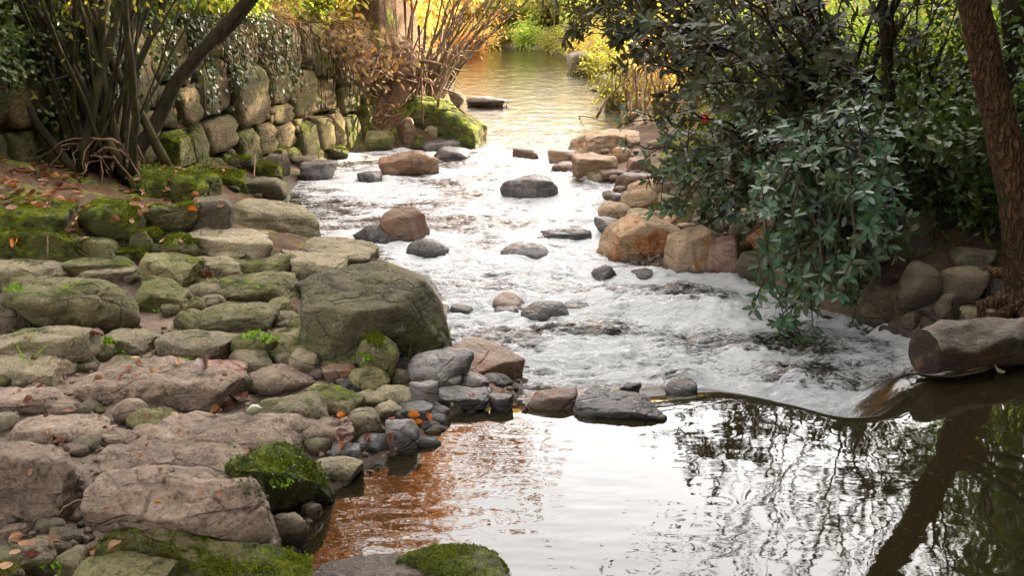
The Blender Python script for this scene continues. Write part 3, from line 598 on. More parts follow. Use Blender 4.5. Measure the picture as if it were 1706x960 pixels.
B(290, 376, 452, 432, 'grey', 'broad ledge with scattered leaves above the backwater', **WG, dr=.6, seed=161, tilt=(.2, -.1))
B(264, 388, 334, 434, 'mossy', 'pointed mossy stone in front of the broad ledge', **BK, seed=162)
B(217, 383, 256, 420, 'mossy', 'left of two huddled mossy stones', **RD, seed=163)
B(236, 380, 272, 414, 'moss', 'right of two huddled mossy stones', **RD, seed=164)
B(122, 394, 200, 434, 'green', 'smooth green slab right of the flat-topped mossy block', **SL, dr=.7, seed=165)
B(172, 412, 252, 432, 'moss', 'low mossy strip of rock below the huddled stones', **SL, dr=.5, seed=166)
B(344, 414, 414, 436, 'grey', 'low rounded stone at the tail of the broad ledge', **RD, dr=.7, seed=167)
B(222, 232, 320, 286, 'moss', 'mossy block with a dark face at the foot of the wall', **BK, dr=.7, seed=168, sub=5)
B(306, 276, 420, 322, 'moss', 'mossy rock sloping down from the wall foot', **WG, dr=.6, tilt=(.35, -.1), seed=169)
B(200, 268, 372, 345, 'moss', 'broad mossy boulder scattered with pink-brown leaves', **WG, dr=.6, tilt=(.3, -.2), seed=170, sub=5)
B(130, 330, 250, 404, 'moss', 'mossy hump below the many-stemmed shrub', **dict(RD, name='boulder'), dr=.7, seed=180, sub=5)
B(360, 292, 484, 332, 'dark', 'dark low rock at the water edge below the wall', **SL, dr=.6, seed=171)
B(436, 256, 486, 294, 'dark', 'dark stone beside the bright mossy stone', **BK, seed=172)
B(422, 269, 474, 300, 'moss', 'bright moss-green stone at the wall foot', **RD, seed=173)
B(498, 263, 567, 302, 'wet', 'black wet rock with a pale streak by the left bank', **BK, seed=174)
B(484, 258, 530, 286, 'dark', 'dark stone tucked behind the black wet rock', **SL, seed=175)
B(440, 240, 490, 268, 'mossy', 'mossy stone leaning on the wall foot', **BK, seed=176)
B(380, 258, 430, 284, 'mossy', 'squat mossy stone at the middle of the wall foot', **BK, seed=177)
B(530, 240, 580, 266, 'mossy', 'mossy stone at the water line near the far end of the wall', **BK, seed=178)
B(576, 178, 614, 240, 'moss', 'upright bright green mossy stone against the wall end', **dict(BK, shape='boulder'), dr=.7, seed=179)
B(610, 200, 658, 246, 'green', 'wedge-shaped pale-topped block at the wall end', **BK, seed=181)
# ---- promontory below the rooty bank
B(676, 160, 770, 225, 'moss', 'upper mossy ledge of the little headland on the left', **WG, dr=.8, tilt=(.4, -.1), seed=183, sub=5)
B(730, 185, 810, 250, 'moss', 'mossy nose of the little headland reaching the water', **WG, dr=.9, tilt=(.5, -.05), seed=184, sub=5)
B(703, 205, 740, 236, 'grey', 'grey stone leaning on the little headland', **BK, seed=185)
B(684, 226, 710, 252, 'moss', 'small mossy stone beside a trickle', **RD, seed=186)
B(704, 230, 768, 254, 'wet', 'dark slab under the little headland', **SL, seed=187)
B(660, 215, 690, 244, 'brown', 'brown stone between wedge block and headland', **BK, seed=188)
B(700, 176, 760, 196, 'dark', 'dark slate leaning under the headland moss', **SL, seed=189, tilt=(.4, 0))
B(740, 150, 775, 182, 'dark', 'dark rock at the root of the overhanging brush', **BK, seed=190)
# ---- rocks standing in the stream
B(630, 252, 732, 296, 'brown', 'big brown boulder standing in the upper rapids', shape='boulder', name='boulder', dr=.7, seed=231, tilt=(-.25, -.1))
B(595, 284, 638, 306, 'wet', 'low dark rock awash left of the big brown boulder', **SL, seed=202)
B(722, 245, 784, 270, 'wet', 'low grey rock behind the big brown boulder', **SL, seed=203)
B(855, 244, 898, 266, 'brown', 'small brown rock alone in mid-stream', **WG, seed=205)
B(831, 289, 932, 334, 'wet', 'smooth grey boulder in mid-stream', shape='boulder', name='boulder', dr=.6, seed=226, tilt=(.3, -.2), strata=1.2)
B(776, 162, 847, 180, 'dark', 'flat black rock in the golden far water', **SL, dr=.5, seed=207)
B(630, 346, 714, 408, 'brown', 'upright brown rock of the mid-stream pair', **WG, dr=.8, seed=208, tilt=(-.25, -.1))
B(584, 370, 678, 408, 'wet', 'wet grey rock leaning on the upright brown one', **RD, dr=.7, seed=209, tilt=(-.3, 0))
B(674, 399, 754, 432, 'wet', 'dark dome of rock below the mid-stream pair', **RD, dr=.7, seed=210)
B(892, 380, 988, 404, 'wet', 'long low rock awash in mid-stream', **SL, dr=.6, seed=211, hmin=.03)
B(834, 404, 915, 436, 'wet', 'rock drowned under thin white water', **RD, dr=.8, seed=212, hmin=.03)
B(985, 442, 1028, 472, 'wet', 'dark pointed stone below the orange boulder', shape='boulder', name='stone', seed=213, tilt=(-.4, 0))
B(1042, 446, 1088, 470, 'wet', 'grey stone right of the dark pointed stone', shape='boulder', name='stone', seed=214)
B(750, 506, 788, 532, 'wet', 'black stone at the right side of the huge dark boulder', **WG, seed=215, tilt=(.4, 0))
B(818, 486, 878, 522, 'brown', 'peaked brown rock in the mid rapids', **WG, seed=216, tilt=(.2, -.2))
B(818, 505, 874, 530, 'wet', 'grey stone in front of the peaked brown rock', **RD, seed=217)
B(868, 503, 954, 540, 'wet', 'smooth blue-grey rock in the mid rapids', **RD, dr=.7, seed=218)
B(938, 503, 982, 524, 'wet', 'black tip of rock beside the smooth blue-grey one', **WG, seed=219)
# ---- right-hand bar
B(1000, 356, 1146, 440, 'orange', 'big orange boulder with a sloping top at the right bank', shape='wedge', name='boulder', dr=.7, seed=304, tilt=(.42, -.12), sub=6, strata=.3)
B(1108, 384, 1196, 462, 'tan', 'leaning tan slab right of the big orange boulder', **WG, dr=.7, seed=221, tilt=(-.3, -.1))
B(1148, 394, 1232, 462, 'red', 'layered pinkish rock under the leafy shrub', **WG, dr=.8, seed=222, tilt=(-.2, -.1), strata=1.6)
B(987, 359, 1042, 392, 'wet', 'wet dark rock left of the big orange boulder', **BK, seed=223)
B(996, 334, 1056, 368, 'tan', 'tan boulder behind the wet dark rock', **RD, seed=224)
B(1032, 310, 1102, 354, 'tan', 'smooth tan boulder halfway up the bar', **RD, dr=.8, seed=225, tilt=(-.2, 0))
B(1044, 297, 1112, 335, 'tan', 'upper tan boulder leaning on the smooth one', **RD, dr=.8, seed=226)
B(1044, 346, 1108, 370, 'grey', 'flat grey slab behind the big orange boulder', **SL, seed=227)
B(1096, 322, 1134, 354, 'grey', 'grey angular stone on the bar', **BK, seed=228)
B(1100, 346, 1132, 366, 'tan', 'little tan stone below the angular grey one', **RD, seed=229)
B(1104, 358, 1140, 378, 'tan', 'flat tan stone behind the orange boulder shoulder', **SL, seed=230)
B(1152, 342, 1206, 386, 'grey', 'pale grey dome under the shrub branches', **RD, seed=231)
B(1120, 370, 1160, 398, 'tan', 'tan stone touching the orange boulder on its right', **RD, seed=232)
B(1215, 345, 1252, 378, 'orange', 'orange egg-shaped stone under the shrub', **RD, seed=233)
B(1125, 332, 1166, 376, 'green', 'greenish boulder behind the pale grey dome', **BK, seed=234)
B(1148, 382, 1202, 404, 'pale', 'pale flat stone in front of the pale grey dome', **SL, seed=235)
B(1024, 287, 1098, 315, 'brown', 'low brown slab with a pale top by the upper rapids', **SL, dr=.6, seed=236)
B(950, 256, 1032, 298, 'tan', 'big tan boulder with a dark foot by the upper rapids', **BK, dr=.8, seed=237)
B(912, 247, 972, 278, 'tan', 'pinkish slab left of the big tan boulder', **SL, seed=238)
B(920, 270, 956, 286, 'brown', 'small brown stone below the pinkish slab', **RD, seed=239)
B(946, 216, 1066, 258, 'tan', 'long blocky sandstone ledge crossing the bar', **BK, dr=.5, seed=240, sub=5, tilt=(0, -.1))
B(1018, 244, 1052, 272, 'tan', 'pale knob of rock in front of the long ledge', **RD, seed=241)
B(1044, 262, 1084, 284, 'red', 'reddish stone behind the low brown slab', **WG, seed=242)
B(1078, 268, 1138, 302, 'grey', 'pale wedge-shaped slab under the trailing branch', **WG, seed=243, tilt=(.1, -.3))
B(990, 280, 1040, 300, 'brown', 'wet brown slab at the foot of the big tan boulder', **SL, seed=244)
B(1016, 320, 1040, 336, 'wet', 'small wet stone at the water edge of the bar', **RD, seed=245)
B(986, 337, 1018, 348, 'wet', 'flat wet stone just off the bar', **SL, seed=246, hmin=.02)
B(984, 354, 1002, 362, 'wet', 'tiny dark stone in the water off the bar', **RD, seed=247, hmin=.02)
B(1140, 290, 1186, 330, 'grey', 'shaded boulder at the top of the bar', **BK, seed=248)
B(1190, 300, 1290, 345, 'brown', 'long brown rock behind the shrub branches', **SL, seed=249)
B(1240, 380, 1300, 420, 'orange', 'orange-brown stone half hidden by hanging leaves', **RD, seed=250)
B(1228, 420, 1300, 470, 'dark', 'dark stone under the hanging leaves at the water', **RD, seed=251)
# ---- far right edge
B(944, 86, 994, 121, 'dark', 'dark flat rock on the far right shore', **SL, seed=261)
B(994, 124, 1030, 155, 'green', 'greenish rock on the far right shore', **BK, seed=262)
B(1008, 152, 1042, 182, 'moss', 'round mossy rock at the far right water edge', **RD, seed=263)
B(1035, 139, 1064, 166, 'tan', 'pale cracked rock behind the round mossy one', **BK, seed=264)
B(1051, 162, 1088, 188, 'mossy', 'moss-topped rock beside the round mossy one', **RD, seed=265)
B(1040, 186, 1070, 201, 'dark', 'small dark rock in the water near the far right shore', **SL, seed=266)
B(980, 142, 1012, 152, 'dark', 'low dark rock in the water below the greenish rock', **SL, seed=267, hmin=.03)
B(1062, 120, 1100, 150, 'brown', 'brown rock among the dry stems on the far right shore', **BK, seed=268)
# ---- right cave: rock tones darkened, the hollow's shade put into their colour
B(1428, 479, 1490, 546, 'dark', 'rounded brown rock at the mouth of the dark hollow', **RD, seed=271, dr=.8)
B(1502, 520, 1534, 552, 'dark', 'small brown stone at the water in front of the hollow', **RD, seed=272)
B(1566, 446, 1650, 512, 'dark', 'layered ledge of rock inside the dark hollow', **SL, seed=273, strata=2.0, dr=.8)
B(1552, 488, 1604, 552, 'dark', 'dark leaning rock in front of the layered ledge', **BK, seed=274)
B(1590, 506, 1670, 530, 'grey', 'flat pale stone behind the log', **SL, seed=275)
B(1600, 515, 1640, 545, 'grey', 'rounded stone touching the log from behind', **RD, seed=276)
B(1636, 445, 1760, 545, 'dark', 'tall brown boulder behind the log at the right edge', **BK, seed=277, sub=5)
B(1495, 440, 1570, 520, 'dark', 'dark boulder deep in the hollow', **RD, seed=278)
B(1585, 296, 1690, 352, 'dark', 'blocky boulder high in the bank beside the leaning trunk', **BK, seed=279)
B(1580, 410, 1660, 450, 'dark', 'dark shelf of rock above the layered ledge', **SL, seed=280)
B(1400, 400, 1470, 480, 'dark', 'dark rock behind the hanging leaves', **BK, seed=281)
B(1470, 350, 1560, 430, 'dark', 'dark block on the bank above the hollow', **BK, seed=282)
# ------------------------------------------------------------------ water surface
wx = np.concatenate([np.arange(-7.0, -1.7, 0.06), np.arange(-1.7, 3.0, 0.0125), np.arange(3.0, 8.0, 0.06)])
wy = [1.0]
while wy[-1] < 36.0:
    y_ = wy[-1]; wy.append(y_ + (0.05 if y_ < 3.0 else 0.0115 if y_ < 8.2 else 0.0115 + 0.0042 * (y_ - 8.2)))
wy = np.array(wy)
WX, WY = np.meshgrid(wx, wy); WZ = water_z(WX, WY)
dl = WY - lipY(WX); act = sstep(0.12, 1.05, (dl + .10 * n2(WX, WY, 3.0, 3, 77)) / np.interp(WX, [.6, 1.05, 1.3, 1.75, 2.1], [1.15, .95, .48, .5, 1.0])) * (1 - sstep(15.0, 20.0, WY) * 0.78)       # 1 in the rapids, low in the pool and far reach
act = np.where(dl < 0.02, 0, act)
def ridge(fx, fy, sd, octs=3): return 1 - 2.2 * np.abs(fbm(np.stack([WX.ravel() * fx, WY.ravel() * fy, 0 * WX.ravel() + sd], 1), octs, sd, .55)).reshape(WX.shape)
wave = np.interp(WY, [4, 5.5, 9, 11], [.046, .046, .036, .028]) * fbm(np.stack([WX.ravel() * 2.2, WY.ravel() * 3.0, 0 * WX.ravel()], 1), 3, 21).reshape(WX.shape)
r1, r2 = ridge(3.2, 7.5, 33), ridge(10.0, 21.0, 37, 2)
wave = wave + np.interp(WY, [4, 8, 11], [.025, .022, .016]) * r1 + 0.0045 * r2
amp_y = np.interp(WY, [4, 6.5, 10, 14, 18, 24, 40], [1.0, 1.15, 1.0, 0.9, 1.0, 1.1, 1.0])
calm = sstep(1.7, 2.3, WX + 0.35 * (5.2 - WY))
pool = 0.0011 * n2(WX, WY, 3.6, 2, 40) + 0.00014 * fbm(np.stack([WX.ravel() * 11, WY.ravel() * 18, 0 * WX.ravel()], 1), 2, 41).reshape(WX.shape)
pool = pool + (0.0007 * fbm(np.stack([WX.ravel() * 5, WY.ravel() * 15, 0 * WX.ravel() + 7], 1), 3, 43).reshape(WX.shape)) * (1 - .92 * sstep(.35, .95, WX))
Z = WZ + wave * act * amp_y + pool * (1 - act) * (1 - 0.75 * calm)
foam = act * (0.40 + 0.46 * n2(WX, WY, 0.9, 3, 60) + 0.26 * n2(WX * 0.5, WY, 4.0, 3, 61) + 0.24 * np.clip(r1, -1, 1) + 0.10 * np.clip(r2, -1, 1))
foam = foam * np.interp(WY, [4, 5.2, 7, 10, 13, 16, 19, 40], [1.05, 1.05, 1.0, 1.05, 1.0, 0.75, 0.0, 0.0])
wid_ = np.interp(WX, [.6, 1.05, 1.3, 1.75, 2.1], [1.15, .95, .48, .5, 1.0]); foam = foam * sstep(.35, 1.0, (dl + .16 * n2(WX, WY, 4.0, 3, 78)) / wid_); plunge = np.exp(-((dl / wid_ - 1.25) / 0.4) ** 2) * (WX > 0.1); foam = foam + 0.28 * plunge
# smooth swells over drowned boulders
for (u, v, rx, ry, hgt) in ((1100, 505, .42, .28, .12), (1180, 520, .4, .25, .09), (1330, 648, .33, .16, .10), (1140, 642, .14, .1, .09), (880, 425, .25, .2, .04), (1490, 655, .16, .14, .08), (640, 440, .2, .15, .03), (1250, 585, .3, .2, .05), (960, 560, .3, .2, .05)):
    c = PW(u, v); g_ = np.exp(-((WX - c.x) / rx) ** 2 - ((WY - c.y) / ry) ** 2); Z = Z + hgt * g_
    foam = foam - 0.35 * g_ + 0.35 * np.exp(-((WX - c.x) / rx) ** 2 - ((WY - c.y + ry * 1.2) / (ry * .7)) ** 2)
# white collars where rocks stand in the current
for (o, p, W_, D_, H_) in ROCKS:
    if 6.0 < p[1] < 20 and float(bil(DSH, p[0], p[1])) < 0.15:
        e = np.hypot((WX - p[0]) / (W_ * .5 + .10), (WY - p[1]) / (D_ * .5 + .12)); ring = np.exp(-((e - 1.0) / .35) ** 2)
        foam = foam + 0.30 * ring * act; Z = Z + 0.02 * ring * act * (WY > p[1])
me = grid_mesh('stream_water', WX, WY, Z, M['water']); attr(me, 'foam', np.clip(foam, 0, 1.2)); attr(me, 'rough', np.clip(act * amp_y, 0, 1) + 0.002 * (1 - act) * (1 - calm))
water = tag(link('stream_water', me), 'white rushing stream and the still brown pool above its weir', kind='structure')

# ------------------------------------------------------------------ plant builders
def unit(a): return a / (np.linalg.norm(a, axis=-1, keepdims=True) + 1e-9)
class Tubes:
    def __init__(s): s.v = []; s.f = []; s.n = 0
    def add(s, pts, rad, k=6, wob=0.0, rg=None, relief=None):
        pts = np.asarray(pts, float); rad = np.asarray(rad, float); m = len(pts)
        tg = unit(np.gradient(pts, axis=0)); ref = np.array([0, 0, 1.0]) if abs(tg[:, 2]).mean() < 0.85 else np.array([1.0, 0, 0])
        a = unit(np.cross(tg, ref)); b = np.cross(tg, a); th = np.linspace(0, 2 * np.pi, k, endpoint=False)
        rr = rad[:, None] * (1 + (wob * rg.uniform(-1, 1, (m, k)) if wob else 0))
        if relief is not None: rr = rr * relief(np.repeat(pts[:, 2], k), np.tile(th, m)).reshape(m, k)
        ring = pts[:, None] + rr[..., None] * (np.cos(th)[None, :, None] * a[:, None] + np.sin(th)[None, :, None] * b[:, None])
        i = s.n + np.arange(m * k).reshape(m, k); j = np.roll(i, -1, 1)
        s.v.append(ring.reshape(-1, 3)); s.f.append(np.stack([i[:-1], j[:-1], j[1:], i[1:]], -1).reshape(-1, 4)); s.n += m * k
        c0 = s.n; s.v.append(pts[[0, -1]]); s.n += 2
        tri = [np.stack([np.full(k, c0), j[0], i[0], i[0]], 1), np.stack([np.full(k, c0 + 1), i[-1], j[-1], j[-1]], 1)]
        s.t = getattr(s, 't', []) + [x[:, :3] for x in tri]
    def mesh(s, name, mat): return np_mesh(name, np.concatenate(s.v), [np.concatenate(s.f), np.concatenate(s.t)], mat)
def curve(p0, p1, n=8, sag=(0, 0, 0), jit=0.0, rg=None):
    p0, p1, sag = map(lambda q: np.array(q, float), (p0, p1, sag)); t_ = np.linspace(0, 1, n)[:, None]
    p = p0 + (p1 - p0) * t_ + sag * 4 * t_ * (1 - t_)
    if jit: 
        j = np.cumsum(rg.normal(0, jit, (n, 3)), 0); j -= j[0] * (1 - t_) + j[-1] * t_; p = p + j
    return p
# leaf outlines: x along the leaf, y across, z fold
L_OVAL = (np.array([[0, 0, 0], [.3, .17, .035], [.7, .16, .03], [1, 0, -.06], [.7, -.16, .03], [.3, -.17, .035], [.35, 0, -.0], [.72, 0, -.015]]), [np.array([[6, 1, 2, 7], [6, 7, 4, 5]])[:, ::-1], np.array([[0, 1, 6], [7, 2, 3], [0, 6, 5], [7, 3, 4]])[:, ::-1]])
L_DIA = (np.array([[0, 0, 0], [.45, .24, .05], [1, 0, -.05], [.45, -.24, .05]]), [np.zeros((0, 4), int), np.array([[0, 2, 1], [0, 3, 2]])])
L_ROUND = (np.array([[0, 0, 0], [.35, .36, .06], [.8, .28, .02], [1, 0, -.04], [.8, -.28, .02], [.35, -.36, .06]]), [np.array([[0, 5, 4, 3], [0, 3, 2, 1]]), np.zeros((0, 3), int)])
L_BLADE = (np.array([[0, .02, 0], [0, -.02, 0], [.5, -.022, .03], [.5, .022, .03], [1, 0, -.05]]), [np.array([[0, 1, 2, 3]]), np.array([[3, 2, 4]])])
def leaf_geo(pos, ax, up, size, tpl):
    ax = unit(ax); side = unit(np.cross(up, ax)); nn = np.cross(ax, side); T, F = tpl; n = len(pos); m = len(T)
    v = pos[:, None] + size[:, None, None] * (T[None, :, 0, None] * ax[:, None] + T[None, :, 1, None] * side[:, None] + T[None, :, 2, None] * nn[:, None])
    o = (np.arange(n) * m)[:, None, None]
    return v.reshape(-1, 3), [(F[0][None] + o).reshape(-1, 4) if len(F[0]) else np.zeros((0, 4), int), (F[1][None] + o).reshape(-1, 3) if len(F[1]) else np.zeros((0, 3), int)]
def leaf_mesh(name, pos, ax, up, size, tpl, mat): 
    v, f = leaf_geo(np.asarray(pos, float), np.asarray(ax, float), np.asarray(up, float), np.asarray(size, float), tpl); return np_mesh(name, v, f, mat, smooth=False)
def cloud(rg, centres, radii, n, size, droop=0.3, shell=0.0):
    """leaves spread through a set of clumps"""
    c = np.asarray(centres, float); r = np.asarray(radii, float); w_ = r ** 2.2; k = rg.choice(len(c), n, p=w_ / w_.sum())
    d = unit(rg.normal(size=(n, 3))); rr = rg.uniform(shell, 1, n) ** 0.5
    pos = c[k] + d * (r[k] * rr)[:, None] * np.array([1, 1, .8])
    ax = unit(d + rg.normal(0, .6, (n, 3)) + np.array([0, 0, -droop])); up = unit(rg.normal(0, .55, (n, 3)) + np.array([0, 0, 1.0]))
    return pos, ax, up, size * rg.uniform(.6, 1.25, n)
def branch_tree(rg, tb, base, d, length, rad, depth, spread=0.7, gravity=0.05, nkid=4, tips=None, taper=.55):
    n = 7; pts = [np.array(base, float)]; d = unit(np.array(d, float))
    for i in range(n - 1):
        d = unit(d + rg.normal(0, .10, 3) + np.array([0, 0, gravity])); pts.append(pts[-1] + d * length / (n - 1))
    pts = np.array(pts); rads = np.linspace(rad, rad * taper, n); tb.add(pts, rads, 8 if rad > .05 else 5)
    if depth == 0:
        tips.append(pts[-1]); tips.append(pts[4]); return
    for k in range(nkid):
        t_ = rg.uniform(.4, 1.0) if k else 1.0; i = min(n - 1, int(t_ * (n - 1)))
        dd = unit(d + spread * unit(rg.normal(size=3) * np.array([1, 1, .55])))
        branch_tree(rg, tb, pts[i], dd, length * rg.uniform(.55, .8), rads[i] * .62, depth - 1, spread, gravity, nkid, tips, taper)
def make_tree(name, label, loc, height, mat_leaf, mat_bark, seed, n_leaf=5000, size=.11, trunk_r=.16, lean=(0, 0), clump=.75, depth=2, cat='tree', group=None, first=.35, tpl=L_DIA, leaf_name='crown'):
    rg = np.random.RandomState(seed); tb = Tubes(); tips = []
    n = 9; top = np.array([lean[0] * height, lean[1] * height, height * .72]); p = curve((0, 0, -.3), top, n, jit=.04 * height / 6, rg=rg)
    rd = np.linspace(trunk_r, trunk_r * .35, n); rd[0] *= 1.4; tb.add(p, rd, 10, .08, rg)
    for k in range(7 + int(height / 2)):
        t_ = rg.uniform(first, 1.0); i = int(t_ * (n - 1)); a = rg.uniform(0, 2 * np.pi)
        branch_tree(rg, tb, p[i], (math.cos(a), math.sin(a), rg.uniform(.15, .8)), height * rg.uniform(.16, .30) * (1.25 - .5 * t_), rd[i] * .5, depth - 1, .8, .04, 3, tips)
    e = tag(bpy.data.objects.new(name, None), label, cat, group); COL.objects.link(e); e.location = loc
    link('trunk', tb.mesh('trunk', mat_bark), e)
    tips = np.array(tips); pos, ax, up, sz = cloud(rg, tips, rg.uniform(.6, 1.2, len(tips)) * clump, n_leaf, size)
    link(leaf_name, leaf_mesh(leaf_name, pos, ax, up, sz, tpl, mat_leaf), e)
    return e
def copy_tree(o, loc, rz=0.0, sc=1.0, label=None, parent=None):
    c = o.copy(); COL.objects.link(c)
    if parent is not None: c.parent = parent
    else:
        c.location = loc; c.rotation_euler = (0, 0, rz); c.scale = (sc, sc, sc)
        if label: c['label'] = label
    for ch in o.children: copy_tree(ch, None, parent=c)
    return c
def make_bush(name, label, loc, dims, mat_leaf, mat_bark, seed, n_leaf=3000, size=.07, cat='bush', group=None, tpl=L_DIA, nst=9, droop=.3, clump=.34):
    """several stems from the ground, forked, clothed in leaf clumps"""
    rg = np.random.RandomState(seed); tb = Tubes(); tips = []
    for k in range(nst):
        a = rg.uniform(0, 2 * np.pi); q = rg.uniform(.2, 1) ** .6; tgt = np.array([math.cos(a) * dims[0] * q, math.sin(a) * dims[1] * q, dims[2] * rg.uniform(.35, 1) * (1.15 - .45 * q)])
        p = curve((rg.normal(0, .06), rg.normal(0, .06), -.1), tgt, 7, (0, 0, .1 * dims[2]), .03, rg); tb.add(p, np.linspace(.022, .006, 7) * max(dims) ** .5, 5)
        tips += [p[-1], p[-2], p[4]]
        for j in range(3):
            i = rg.randint(2, 6); e_ = p[i] + rg.normal(0, .28, 3) * np.array(dims); e_[2] = max(e_[2], .1); tb.add(curve(p[i], e_, 4), np.linspace(.009, .003, 4) * max(dims) ** .5, 4); tips.append(e_)
    e = tag(bpy.data.objects.new(name, None), label, cat, group); COL.objects.link(e); e.location = loc
    link('stems', tb.mesh('stems', mat_bark), e)
    tips = np.array(tips); pos, ax, up, sz = cloud(rg, tips, rg.uniform(.5, 1.2, len(tips)) * clump * max(dims) ** .7, n_leaf, size, droop); pos[:, 2] = np.maximum(pos[:, 2], .01)
    link('foliage', leaf_mesh('foliage', pos, ax, up, sz, tpl, mat_leaf), e)
    return e
def gz(x, y): return float(ground_z(x, y))
def at(x, y, dz=0.0): return (x, y, gz(x, y) + dz)
# ------------------------------------------------------------------ retaining wall of upright stones
rg = np.random.RandomState(4)
wall = tag(bpy.data.objects.new('retaining_wall', None), 'old dry stone wall of upright mossy blocks along the left bank', 'wall', kind='thing'); COL.objects.link(wall)
seg = np.diff(WALL, axis=0); segL = np.hypot(seg[:, 0], seg[:, 1]); cumL = np.concatenate([[0], np.cumsum(segL)])
def wall_pt(s_):
    i = min(len(segL) - 1, max(0, int(np.searchsorted(cumL, s_) - 1))); f_ = (s_ - cumL[i]) / segL[i]
    return WALL[i] + seg[i] * f_, i + f_, math.atan2(seg[i][1], seg[i][0])
def split(s0, s1, z0, z1, out):
    W_, H_ = s1 - s0, z1 - z0
    if W_ > rg.uniform(.55, .95) and (W_ > H_ * .62 or H_ < .75): m = s0 + W_ * rg.uniform(.36, .64); split(s0, m, z0, z1, out); split(m, s1, z0, z1, out)
    elif H_ > rg.uniform(.5, .95): m = z0 + H_ * rg.uniform(.36, .64); split(s0, s1, z0, m, out); split(s0, s1, m, z1, out)
    else: out.append((s0, s1, z0, z1))
cells = []; s_ = 0.0
while s_ < cumL[-1] - .3:
    e_ = min(s_ + rg.uniform(1.2, 2.0), cumL[-1]); (m_, tt_, _) = wall_pt((s_ + e_) / 2); split(s_, e_, gz(m_[0] + .35, m_[1] - .1) - .25, np.interp(tt_, range(len(WTOP)), WTOP) + rg.uniform(-.06, .1), cells); s_ = e_
dirs, fI = ico(3)
core = Tubes()
for k, (s0, s1, z0, z1) in enumerate(cells):
    m_, tt_, ang = wall_pt((s0 + s1) / 2); v = rock_shape(dirs, 900 + k, 'wallblock', (rg.uniform(-.12, .12), rg.uniform(-.05, .05)))
    dpt = rg.uniform(.30, .42); v = v * np.array([(s1 - s0) / 2 * 1.01, dpt / 2, (z1 - z0) / 2 * 1.01]); v = rough_rock(v, vnormals(v, fI), .34, 900 + k, .55, .4)
    a_ = rg.uniform(-.045, .045); R2 = np.array([[math.cos(a_), -math.sin(a_)], [math.sin(a_), math.cos(a_)]]); v[:, [0, 2]] = v[:, [0, 2]] @ R2
    ca, sa = math.cos(ang), math.sin(ang); proud = rg.uniform(-.02, .03)
    x_ = v[:, 0] * ca - (v[:, 1] + .12 + proud) * sa; y_ = v[:, 0] * sa + (v[:, 1] + .12 + proud) * ca; batter = 0.10 * (v[:, 2] + (z0 + z1) / 2)
    v = np.stack([x_ - batter * sa, y_ + batter * ca, v[:, 2]], 1)
    low = z0 < gz(m_[0] + .3, m_[1]) + .12
    link('stone', np_mesh('stone', v, fI, M['wallmoss'] if (low and rg.rand() < .8) or rg.rand() < .15 else M['wall']), wall, (m_[0], m_[1], (z0 + z1) / 2))
for k in range(90):
    s0, s1, z0, z1 = cells[rg.randint(len(cells))]; sx_, zx_ = (rg.choice([s0, s1]), rg.uniform(z0, z1)) if rg.rand() < .5 else (rg.uniform(s0, s1), rg.choice([z0, z1])); m_, tt_, ang = wall_pt(sx_); zt = np.interp(tt_, range(len(WTOP)), WTOP)
    if zx_ > zt - .05 or zx_ < gz(m_[0] + .3, m_[1]) - .05: continue
    d2_, f2_ = ico(2); v = rock_shape(d2_, 1500 + k, 'block', (0, 0)) * np.array([rg.uniform(.05, .13), .09, rg.uniform(.03, .08)]); off_ = .045 + .1 * zx_
    ca, sa = math.cos(ang), math.sin(ang); v = np.stack([v[:, 0] * ca - v[:, 1] * sa, v[:, 0] * sa + v[:, 1] * ca, v[:, 2]], 1); link('chink_stone', np_mesh('chink_stone', v, f2_, M['wallmoss' if rg.rand() < .35 else 'wall']), wall, (m_[0] - sa * off_, m_[1] + ca * off_, zx_))
cv = []; nS = 40
for s_ in np.linspace(0, cumL[-1], nS):
    m_, tt_, ang = wall_pt(s_); nx_, ny_ = -math.sin(ang), math.cos(ang); zt = np.interp(tt_, range(len(WTOP)), WTOP) - .04
    for (q_, z_) in ((-.02, -1.6), (.17, zt - .05), (.50, zt - .02), (.55, -1.6)): cv.append((m_[0] + nx_ * q_, m_[1] + ny_ * q_, z_))
ii = np.arange(nS * 4).reshape(nS, 4); ff = np.concatenate([np.stack([ii[:-1, k], ii[1:, k], ii[1:, (k + 1) % 4], ii[:-1, (k + 1) % 4]], 1) for k in range(4)])
link('earth_core', np_mesh('earth_core', np.array(cv), ff, M['wallmoss'], smooth=False), wall)
